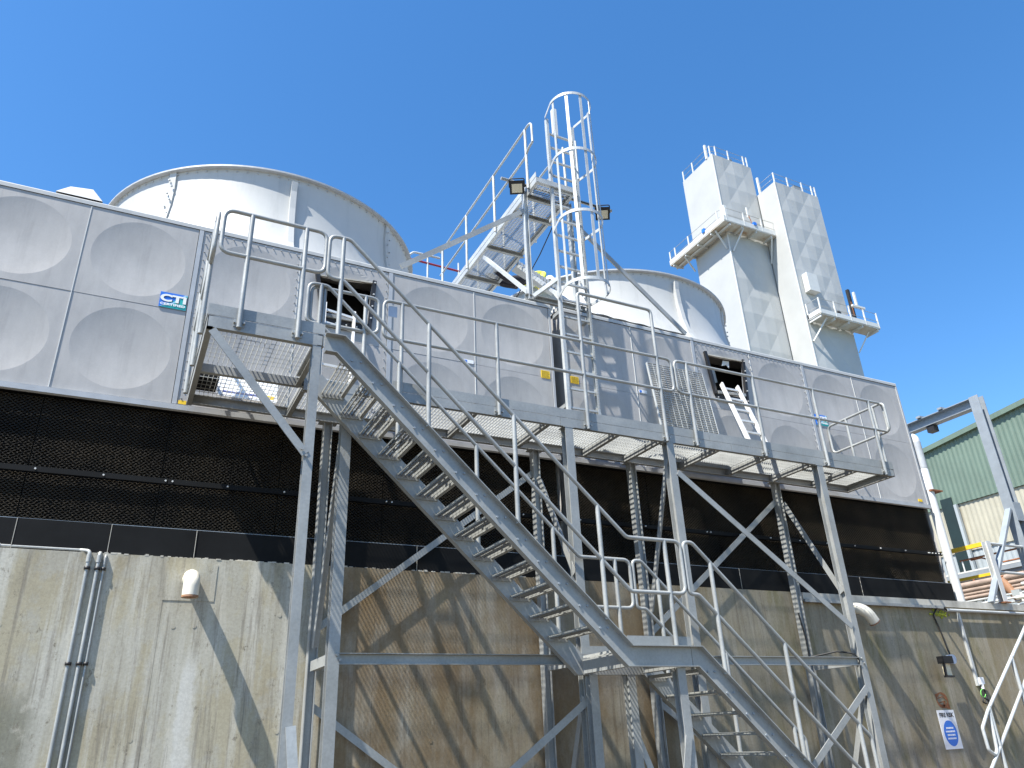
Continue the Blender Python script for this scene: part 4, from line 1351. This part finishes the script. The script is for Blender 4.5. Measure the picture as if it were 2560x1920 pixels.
MB().bar((11.91,-0.27,2.215), (12.14,-0.24,2.215), 0.05, 0.03).build('hood', 'blackmetal', fl)
MB().box(11.955, 12.13, -0.24, -0.22, 2.225, 2.415).build('lens', 'lamp_glass', fl)
MB().tube((12.14,-0.22,2.50), (12.40,-0.10,2.50), 0.012, 8).build('arm', 'blackmetal', fl)
MB().tube((12.42,-0.13,2.49), (12.42,-0.037,2.49), 0.075, 16).build('mounting_box', 'grey_sign', fl)
MB().path([(12.42,-0.09,2.55),(12.42,-0.07,2.65),(12.37,-0.06,3.0),(12.30,-0.06,3.2),(12.42,-0.08,3.31)], 0.012, 6, 0.06).build('cable', 'cable', fl)
fs = thing('fire_risk_sign', (12.0, YW-0.01, 1.18), 'white FIRE RISK sign with blue disc on the concrete wall', 'sign')
MB().box(11.795, 12.20, -0.046, -0.038, 1.17, 1.73).build('plate', 'white_sign', fs)
MB().lathe([(0.0,0.0),(0.150,0.0)], (0,0), 40).v
mb = MB(); n = 44
mb.add([(11.998+0.155*math.cos(2*math.pi*i/n), -0.0475, 1.395+0.185*math.sin(2*math.pi*i/n)) for i in range(n)], [tuple(range(n))]).build('blue_disc', 'blue', fs)
place('lettering', text_mesh('FIRE RISK', 0.088, (11.995, -0.0478, 1.655), 0.95, 0.0004, 0.0025, 0, 0.98), 'ink', fs)
mb = MB(); rr = random.Random(5)
for i, w in enumerate((0.17, 0.22, 0.18, 0.20)):
    z = 1.47-i*0.05; x = 11.998-w/2
    while x < 11.998+w/2:
        ww = rr.uniform(0.012, 0.03)
        mb.box(x, min(x+ww, 11.998+w/2), -0.0492, -0.0478, z-0.012, z+0.012); x += ww+0.007
mb.build('small_print', 'white_sign', fs)['kind'] = 'stuff'
rs = thing('rusted_sign', (12.0, YW-0.01, 1.74), 'rust eaten remains of a round sign above the fire sign', 'sign')
mb = MB(); n = 40; v = []; f = []
rr = random.Random(11)
for i in range(n):
    t = 2*math.pi*i/n
    w = 0.035+0.02*math.sin(t*1.5+1)+rr.uniform(-0.006, 0.006)
    for q in (0.14, 0.14-w):
        v.append((12.0+q*math.cos(t)*1.0, -0.041, 1.875+q*math.sin(t)*0.85))
for i in range(n):
    j = (i+1) % n
    f.append((2*i, 2*j, 2*j+1, 2*i+1))
mb.add(v, f)
mb.add([(11.85,-0.0405,1.965),(12.0,-0.0405,1.99),(11.87,-0.0405,1.90)], [(0,2,1)])
mb.add([(12.05,-0.0405,1.755),(12.15,-0.0405,1.74),(12.14,-0.0405,1.83)], [(0,1,2)])
for (x0, z0, x1, z1, w) in ((11.89,1.90,12.02,1.93,0.012),(12.02,1.93,12.10,1.88,0.010),(11.92,1.84,12.06,1.86,0.014),(12.0,1.78,12.06,1.86,0.03),(11.93,1.80,12.04,1.79,0.03)):
    mb.bar((x0,-0.041,z0), (x1,-0.041,z1), w, 0.003, (0,1,0))
mb.build('rust_plate', 'rust', rs)
ms = thing('moss_clump', (12.5, -0.06, 3.2), 'bright green moss clump under the wall cap joint', 'moss')
mb = MB(); rr = random.Random(2)
for i in range(60):
    x = 12.52+rr.gauss(0, 0.09); z = 3.22+rr.gauss(0, 0.03); mb.ball((x, -0.042, z), rr.uniform(0.010, 0.026), 6, 4, (1.4, 0.5, 0.8))
mb.build('moss', 'moss', ms)
# cable tied along the right hand front post
cb = thing('black_cable', (9.2, -1.2, 1.0), 'black cable clipped along the right walkway post and tie beam', 'cable')
MB().path([(8.95,-0.30,3.1),(9.0,-0.30,2.75),(9.02,-0.28,2.45),(8.62,-0.6,2.44),(8.9,-0.9,2.50),(9.05,-1.05,2.46),(9.20,-1.07,2.25),(9.205,-1.07,1.9),(9.21,-1.07,1.2),(9.21,-1.07,0.1)], 0.012, 7, 0.1).build('cable', 'cable', cb)

# ------------------------------------------------------------------ handrail of the lower right steps
hr = thing('step_handrail', (11.4, -0.9, 0), 'weathered white handrail of the steps at the lower right corner', 'handrail')
YH = -1.5
MB().path([(12.9,YH,3.28),(10.874,YH,1.68),(10.66,YH,1.47),(10.665,YH,1.20),(10.78,YH,1.13),(10.84,YH,1.20),(10.90,YH,1.65)], 0.023, 10, 0.06).build('rail', 'galv_light', hr)
MB().path([(12.6,YH,2.63),(10.80,YH,1.13),(10.3,YH,0.72)], 0.023, 10).build('lower_rail', 'galv_light', hr)
for x in (10.92, 11.75, 12.5):
    MB().tube((x,YH,0.02), (x,YH,1.70+(x-10.874)*0.79), 0.026, 10).build('stanchion', 'galv_light', hr)
sp = MB()
for i in range(7):
    x = 10.6+i*0.30
    sp.box(x, x+0.30, -1.45, -0.6, 0, 0.10*(i+1))
sp.build('concrete_steps', 'rust', hr)  # rust material used only for its dark brown tone

# ------------------------------------------------------------------ right hand background
pf = thing('portal_frame', (15.5, 0.6, 3.46), 'grey steel portal frame on the wall beside the right tower', 'frame')
MB().extr(isec(0.20, 0.20, 0.012, 0.016), (15.5,-0.08,3.455), (15.5,-0.08,7.75), (1,0,0)).build('post', 'greybeam', pf)
MB().extr(isec(0.20, 0.22, 0.012, 0.016), (15.5,0.03,7.62), (15.5,3.2,7.62)).build('beam', 'greybeam', pf)
MB().extr(isec(0.20, 0.20, 0.012, 0.016), (15.5,3.1,3.455), (15.5,3.1,7.50), (1,0,0)).build('post', 'greybeam', pf)
MB().box(15.42, 15.58, 0.95, 1.12, 7.36, 7.505).build('bracket', 'blackmetal', pf)
MB().box(15.35, 15.55, 0.62, 0.72, 7.735, 7.78).build('lug', 'greybeam', pf)
MB().box(15.35, 15.55, 1.15, 1.25, 7.735, 7.78).build('lug', 'greybeam', pf)
MB().bar((15.38,-0.08,5.30), (13.95,-0.08,3.46), 0.05, 0.11, (0,1,0)).build('brace', 'greybeam', pf)
MB().box(15.38, 15.62, -0.195, -0.185, 5.05, 5.42).build('gusset', 'greybeam', pf)
bp = thing('barrier_rail', (14.3, -0.1, 3.46), 'white posted barrier with yellow rails on the wall beside the portal frame', 'barrier')
MB().extr(csec(0.12, 0.10, 0.01), (14.30,-0.09,3.455), (14.30,-0.09,4.58), (0,1,0)).build('post', 'white_paint', bp)
MB().box(14.22, 14.40, -0.17, -0.02, 3.456, 3.475).build('base_plate', 'rust', bp)
MB().box(14.27, 14.33, -0.03, 2.6, 4.51, 4.585).build('top_rail', 'yellow', bp)
MB().box(14.27, 14.33, -0.03, 2.6, 3.97, 4.02).build('lower_rail', 'yellow', bp)
MB().tube((14.36,-0.09,4.55), (20,-0.09,4.56), 0.028, 8).build('side_rail', 'galv_light', bp)
MB().tube((14.36,-0.09,4.02), (20,-0.09,4.03), 0.028, 8).build('side_rail', 'galv_light', bp)
MB().tube((16.5,-0.09,3.45), (16.5,-0.09,4.56), 0.028, 8).build('side_post', 'galv_light', bp)
wp = thing('white_pipe', (13.5, 0.22, 3.46), 'thick white vertical pipe at the right end of the cooling towers', 'pipe')
MB().path([(13.24,0.015,3.4),(13.24,0.015,6.55),(13.24,0.8,6.9)], 0.078, 20, 0.12).build('pipe', 'white_paint', wp)
MB().tube((13.24,0.015,5.50), (13.24,0.015,5.90), 0.083, 20).build('sleeve', 'white_sign', wp)
MB().tube((13.24,0.015,5.92), (13.24,0.015,6.45), 0.082, 20).build('shade_sleeve', 'panel_trim', wp)  # grey tone stands in for shade on the upper pipe
MB().box(13.17, 13.46, -0.10, 0.16, 5.46, 5.485).build('pipe_bracket', 'rust', wp)

rk = thing('pipe_rack', (17.2, 1.8, 0), 'pipe rack with pinkish pipes and rusty rails behind the concrete wall', 'pipe rack')
XK = 17.0
MB().box(XK-0.06, XK+0.06, -6, 3.4, 4.47, 4.56).build('deck_beam', 'greybeam', rk)
MB().box(XK-0.05, XK+0.05, -6, 3.4, 4.566, 4.60).build('deck_edge', 'white_paint', rk)
MB().box(XK-0.02, XK+0.9, -6, 3.4, 4.40, 4.465).build('deck', 'greybeam', rk)
for y in (2.55, 2.2, 0.75, -0.6, -2):
    MB().tube((XK,y,4.5), (XK,y,4.86), 0.016, 8).build('stanchion', 'white_paint', rk)
    MB().box(XK+0.2, XK+0.32, y-0.05, y+0.05, 0, 4.4).build('column', 'greybeam', rk)
MB().tube((XK,2.25,4.85), (XK,-6,4.85), 0.020, 8).build('rusty_rail', 'rust', rk)
MB().tube((XK,1.3,4.64), (XK,-6,4.66), 0.018, 8).build('rusty_rail', 'rust', rk)
MB().path([(XK,2.0,4.82),(XK+.1,1.8,4.84),(XK+.1,1.62,4.76),(XK+.1,1.55,4.55)], 0.018, 8).build('rusty_loop', 'rust', rk)
for i, (dz, r) in enumerate(((0,0.07),(-0.11,0.05),(-0.19,0.035),(-0.27,0.045))):
    MB().tube((XK-0.15,3.2,4.28+dz), (XK-0.15,-6,4.30+dz), r, 12).build('pipe', 'pink_pipe', rk)
MB().tube((XK-0.15,1.99,4.05), (XK-0.15,1.96,4.40), 0.02, 8).build('pipe_strap', 'rust', rk)
for i in range(5):
    z = 3.92-i*0.085
    MB().tube((XK-0.3-0.05*i,3.0,z), (XK-0.3-0.05*i,-6,z), 0.022, 8).build('pipe', 'white_paint' if i % 2 else 'galv_light', rk)
rr = random.Random(8)
for i in range(16):
    y = rr.uniform(-0.8, 2.7); z = rr.uniform(3.55, 4.1)
    s = rr.uniform(0.03, 0.09)
    if i % 3 == 0:
        MB().tube((XK-0.55,y-s*2,z), (XK-0.55,y+s*2,z), s*0.7, 10).tube((XK-0.55,y,z-s*1.4), (XK-0.55,y,z+s*1.6), s*0.45, 8).build('valve', 'white_paint', rk)
    else:
        MB().box(XK-0.5, XK-0.42, y-s, y+s, z-s*0.7, z+s*0.7).build('box', ('white_sign', 'pale_clad', 'rust')[i % 3], rk)
MB().tube((16.85,1.10,3.78), (16.85,1.36,4.27), 0.075, 20, True, 0.12).build('brown_duct', 'brown_duct', rk)
MB().tube((16.85,1.36,4.27), (16.85,1.37,4.29), 0.13, 20).build('duct_rim', 'rust', rk)
MB().box(16.5, 17.2, -6, 0.35, 3.30, 3.62).build('rust_heap', 'rust', rk)

gb = thing('industrial_building', (28, 2, 0), 'green and cream corrugated metal building at the right edge', 'building')
def corrugated(x, y0, y1, z0f, z1f, mat, name, pitch=0.17, amp=0.018):
    n = int((y1-y0)/(pitch/4)); v = []; f = []
    for i in range(n+1):
        y = y0+(y1-y0)*i/n
        k = i % 4
        dx = -amp if k in (1, 2) else 0
        v += [(x+dx, y, z0f(y)), (x+dx, y, z1f(y))]
    for i in range(n):
        f.append((2*i, 2*i+1, 2*i+3, 2*i+2))
    return MB().add(v, f).build(name, mat, gb)
zt_ = lambda y: 10.24-(y-7.64)*0.105
corrugated(25.0, -25, 14, lambda y: 8.22, lambda y: zt_(y), 'green_clad', 'green_cladding')
corrugated(25.06, -25, 14, lambda y: 6.65, lambda y: 8.215, 'cream_clad', 'cream_cladding')
corrugated(25.10, -25, 14, lambda y: 0.0, lambda y: 6.645, 'pale_clad', 'pale_cladding')
mb = MB()
mb.add([(24.86,-25,zt_(-25)),(24.86,14,zt_(14)),(24.86,14,zt_(14)+0.17),(24.86,-25,zt_(-25)+0.17),(45,-25,zt_(-25)+0.17),(45,14,zt_(14)+0.17),(25.1,-25,zt_(-25)),(25.1,14,zt_(14))],
       [(0,1,2,3),(3,2,5,4),(0,6,7,1)])
mb.build('roof', 'green_clad', gb)
MB().box(24.955, 25.02, 7.08, 7.50, 0, 8.50).build('shade_patch', 'shade_green', gb)  # dark patch put in for a shadow on the cladding
MB().box(24.87, 24.98, 6.92, 7.02, 0, 8.2).build('flashing', 'pale_clad', gb)
MB().box(25.2, 44.8, -24.9, 13.9, 0, 9.4).build('core', 'pale_clad', gb)

# ------------------------------------------------------------------ process towers in the background
def folded_face(x0, x1, y, z0, z1, nx, dz, amp):
    nz = int(round((z1-z0)/dz)); v = []; f = []
    for j in range(nz+1):
        for i in range(nx+1):
            e = amp if (i+j) % 2 else 0.0
            if i in (0, nx): e = 0
            v.append((x0+(x1-x0)*i/nx, y-e, z0+(z1-z0)*j/nz))
    for j in range(nz):
        for i in range(nx):
            a = j*(nx+1)+i; b = a+1; c = a+nx+1; d = c+1
            if (i+j) % 2:
                f += [(a, b, c), (b, d, c)]
            else:
                f += [(a, b, d), (a, d, c)]
    return MB().add(v, f)
def rail_line(pts, h, parent, n_rails=2, r=0.03):
    """posts at the points plus thin rails between"""
    pl = []
    for i, p in enumerate(pts):
        MB().bar((p[0],p[1],p[2]), (p[0],p[1],p[2]+h), 0.09, 0.06).build('rail_post', 'white_paint', parent)
    for k in range(n_rails):
        z = h*(1-k*0.5)-0.04
        MB().path([(p[0],p[1],p[2]+z) for p in pts], r*0.55, 5).build('rail', 'galv', parent)
t1 = thing('process_tower', (35.7, 24.7, 0), 'tall white panelled process tower with wrap round platform, left of the pair', 'tower', 'white process towers')
MB().add([(33.8,23.02,0),(33.8,26.4,0),(33.8,26.4,40),(33.8,23.02,40),(37.55,26.4,0),(37.55,26.4,40),(37.55,23.02,0),(37.55,23.02,40)],
         [(0,1,2,3),(1,4,5,2),(4,6,7,5),(3,2,5,7)]).build('shell', 'tower_white', t1)
folded_face(33.8, 37.55, 23.0, 0, 40, 4, 1.35, 0.045).build('folded_front', 'tower_white', t1)
MB().box(33.77, 33.85, 22.96, 23.03, 0, 40.02).build('corner_trim', 'white_paint', t1)
MB().add([(37.56,23.05,0),(41,23.05,0),(41,23.05,37.4),(37.56,23.05,37.4),(37.56,26,37.4),(41,26,37.4)], [(0,1,2,3),(3,2,5,4)]).build('link_wall', 'tower_white', t1)
pl1 = MB()
pl1.box(32.8, 33.78, 22.07, 28.1, 33.05, 33.13).build('platform_floor', 'plate_rust', t1)
MB().box(33.79, 37.9, 22.07, 22.95, 33.05, 33.13).build('platform_floor', 'plate_rust', t1)
for (a, b, c, d) in ((32.78,32.84,22.05,28.1),(32.845,37.9,22.05,22.11)):
    MB().box(a, b, c, d, 33.13, 33.50).build('kick_plate', 'white_paint', t1)
for y in (23.6, 25.0, 26.4, 27.8):
    MB().box(32.85, 33.75, y-0.05, y+0.05, 32.88, 33.045).build('bearer', 'white_paint', t1)
MB().box(33.25, 33.37, 22.1, 28.0, 32.85, 32.99).build('bearer', 'white_paint', t1)
for x in (34.4, 35.7, 37.1):
    MB().box(x-0.05, x+0.05, 22.12, 22.95, 32.88, 33.045).build('bearer', 'white_paint', t1)
MB().bar((34.6,22.2,33.0), (34.0,22.9,31.4), 0.09, 0.09).build('strut', 'white_paint', t1)
MB().bar((32.95,23.2,33.0), (33.75,23.2,31.7), 0.09, 0.09).build('strut', 'white_paint', t1)
MB().bar((32.95,26.6,33.0), (33.75,26.6,31.9), 0.09, 0.09).build('strut', 'white_paint', t1)
MB().bar((37.2,22.2,33.0), (37.5,22.95,31.3), 0.09, 0.09).build('strut', 'white_paint', t1)
rail_line([(32.83,28.0,33.1),(32.83,27.4,33.1),(32.83,25.85,33.1),(32.83,22.7,33.1),(33.03,22.08,33.1),(34.66,22.08,33.1),(36.29,22.08,33.1),(37.85,22.08,33.1)], 1.15, t1)
MB().box(33.55, 33.8, 22.6, 23.0, 33.8, 35.0).build('cabinet', 'white_paint', t1)
MB().box(35.4, 35.5, 22.3, 22.4, 34.3, 35.15).build('antenna', 'white_paint', t1)
MB().path([(35.48,22.3,34.4),(35.55,22.25,33.9),(35.5,22.25,33.5)], 0.03, 6).build('cable', 'rust', t1)
MB().box(35.5, 35.75, 22.0, 22.2, 33.45, 33.7).build('blue_valve', 'blue', t1)
MB().box(32.7, 32.9, 24.0, 24.25, 33.4, 33.7).build('blue_valve', 'blue', t1)
rail_line([(33.85,26.3,40),(33.85,25.2,40),(33.85,23.2,40),(34.25,23.05,40),(35.47,23.05,40),(36.95,23.05,40),(37.3,23.05,40)], 0.95, t1)
MB().box(33.75, 33.9, 23.5, 23.65, 40.0, 41.3).build('antenna', 'white_paint', t1)
MB().box(35.5, 35.85, 23.1, 23.4, 40.0, 40.3).build('roof_box', 'galv', t1)

t2 = thing('process_tower', (39.7, 22.1, 0), 'tall white panelled process tower with low platform, right of the pair', 'tower', 'white process towers')
MB().add([(37.53,21.22,0),(37.53,22.92,0),(37.53,22.92,37.31),(37.53,21.22,37.31),(41.85,22.92,0),(41.85,22.92,37.31),(41.85,21.22,0),(41.85,21.22,37.31)],
         [(0,1,2,3),(1,4,5,2),(4,6,7,5),(3,2,5,7)]).build('shell', 'tower_white', t2)
folded_face(37.53, 41.85, 21.20, 0, 37.31, 5, 1.25, 0.042).build('folded_front', 'tower_white', t2)
MB().box(37.50, 37.58, 21.16, 21.23, 0, 37.33).build('corner_trim', 'white_paint', t2)
MB().box(38.04, 38.97, 20.73, 21.17, 28.01, 29.41).build('box', 'white_paint', t2)
MB().box(37.67, 43.25, 20.13, 21.15, 25.73, 25.81).build('platform_floor', 'plate_rust', t2)
MB().box(37.67, 43.25, 20.10, 20.155, 25.815, 26.13).build('kick_plate', 'white_paint', t2)
MB().box(37.64, 37.70, 20.16, 21.15, 25.815, 26.13).build('kick_plate', 'white_paint', t2)
for x in (37.76, 38.97, 40.27, 41.57, 43.06):
    MB().box(x-0.05, x+0.05, 20.17, 21.15, 25.56, 25.725).build('bearer', 'white_paint', t2)
MB().bar((38.41,20.31,25.69), (37.67,21.15,24.2), 0.085, 0.085).build('strut', 'white_paint', t2)
MB().bar((42.69,20.59,25.69), (41.9,21.15,24.2), 0.085, 0.085).build('strut', 'white_paint', t2)
rail_line([(37.67,21.1,25.78),(37.76,20.13,25.78),(39.15,20.13,25.78),(40.55,20.13,25.78),(41.94,20.13,25.78),(43.2,20.13,25.78)], 1.2, t2)
MB().box(41.78, 41.97, 20.72, 20.92, 26.15, 28.94).build('dark_riser', 'blackmetal', t2)
MB().box(41.75, 41.80, 20.68, 20.72, 26.8, 27.9).build('rusty_pipe', 'rust', t2)
MB().box(41.48, 42.69, 20.41, 20.55, 27.36, 27.5).build('bracket', 'white_paint', t2)
MB().box(41.9, 42.03, 20.41, 20.55, 27.5, 28.57).build('antenna', 'white_paint', t2)
MB().tube((40.3,20.68,26.7), (40.3,21.15,26.7), 0.16, 10).build('dark_valve', 'blackmetal', t2)
MB().box(40.73, 41.01, 20.59, 20.87, 26.34, 26.57).build('blue_valve', 'blue', t2)
rail_line([(37.62,22.7,37.31),(37.64,21.25,37.31),(38.97,21.25,37.31),(40.41,21.25,37.31),(41.4,21.25,37.31),(41.76,21.25,37.31)], 0.9, t2)
MB().box(37.54, 37.67, 22.6, 22.75, 37.31, 38.8).build('antenna', 'white_paint', t2)
MB().box(39.6, 40.27, 21.25, 21.6, 37.31, 37.73).build('roof_box', 'galv', t2)
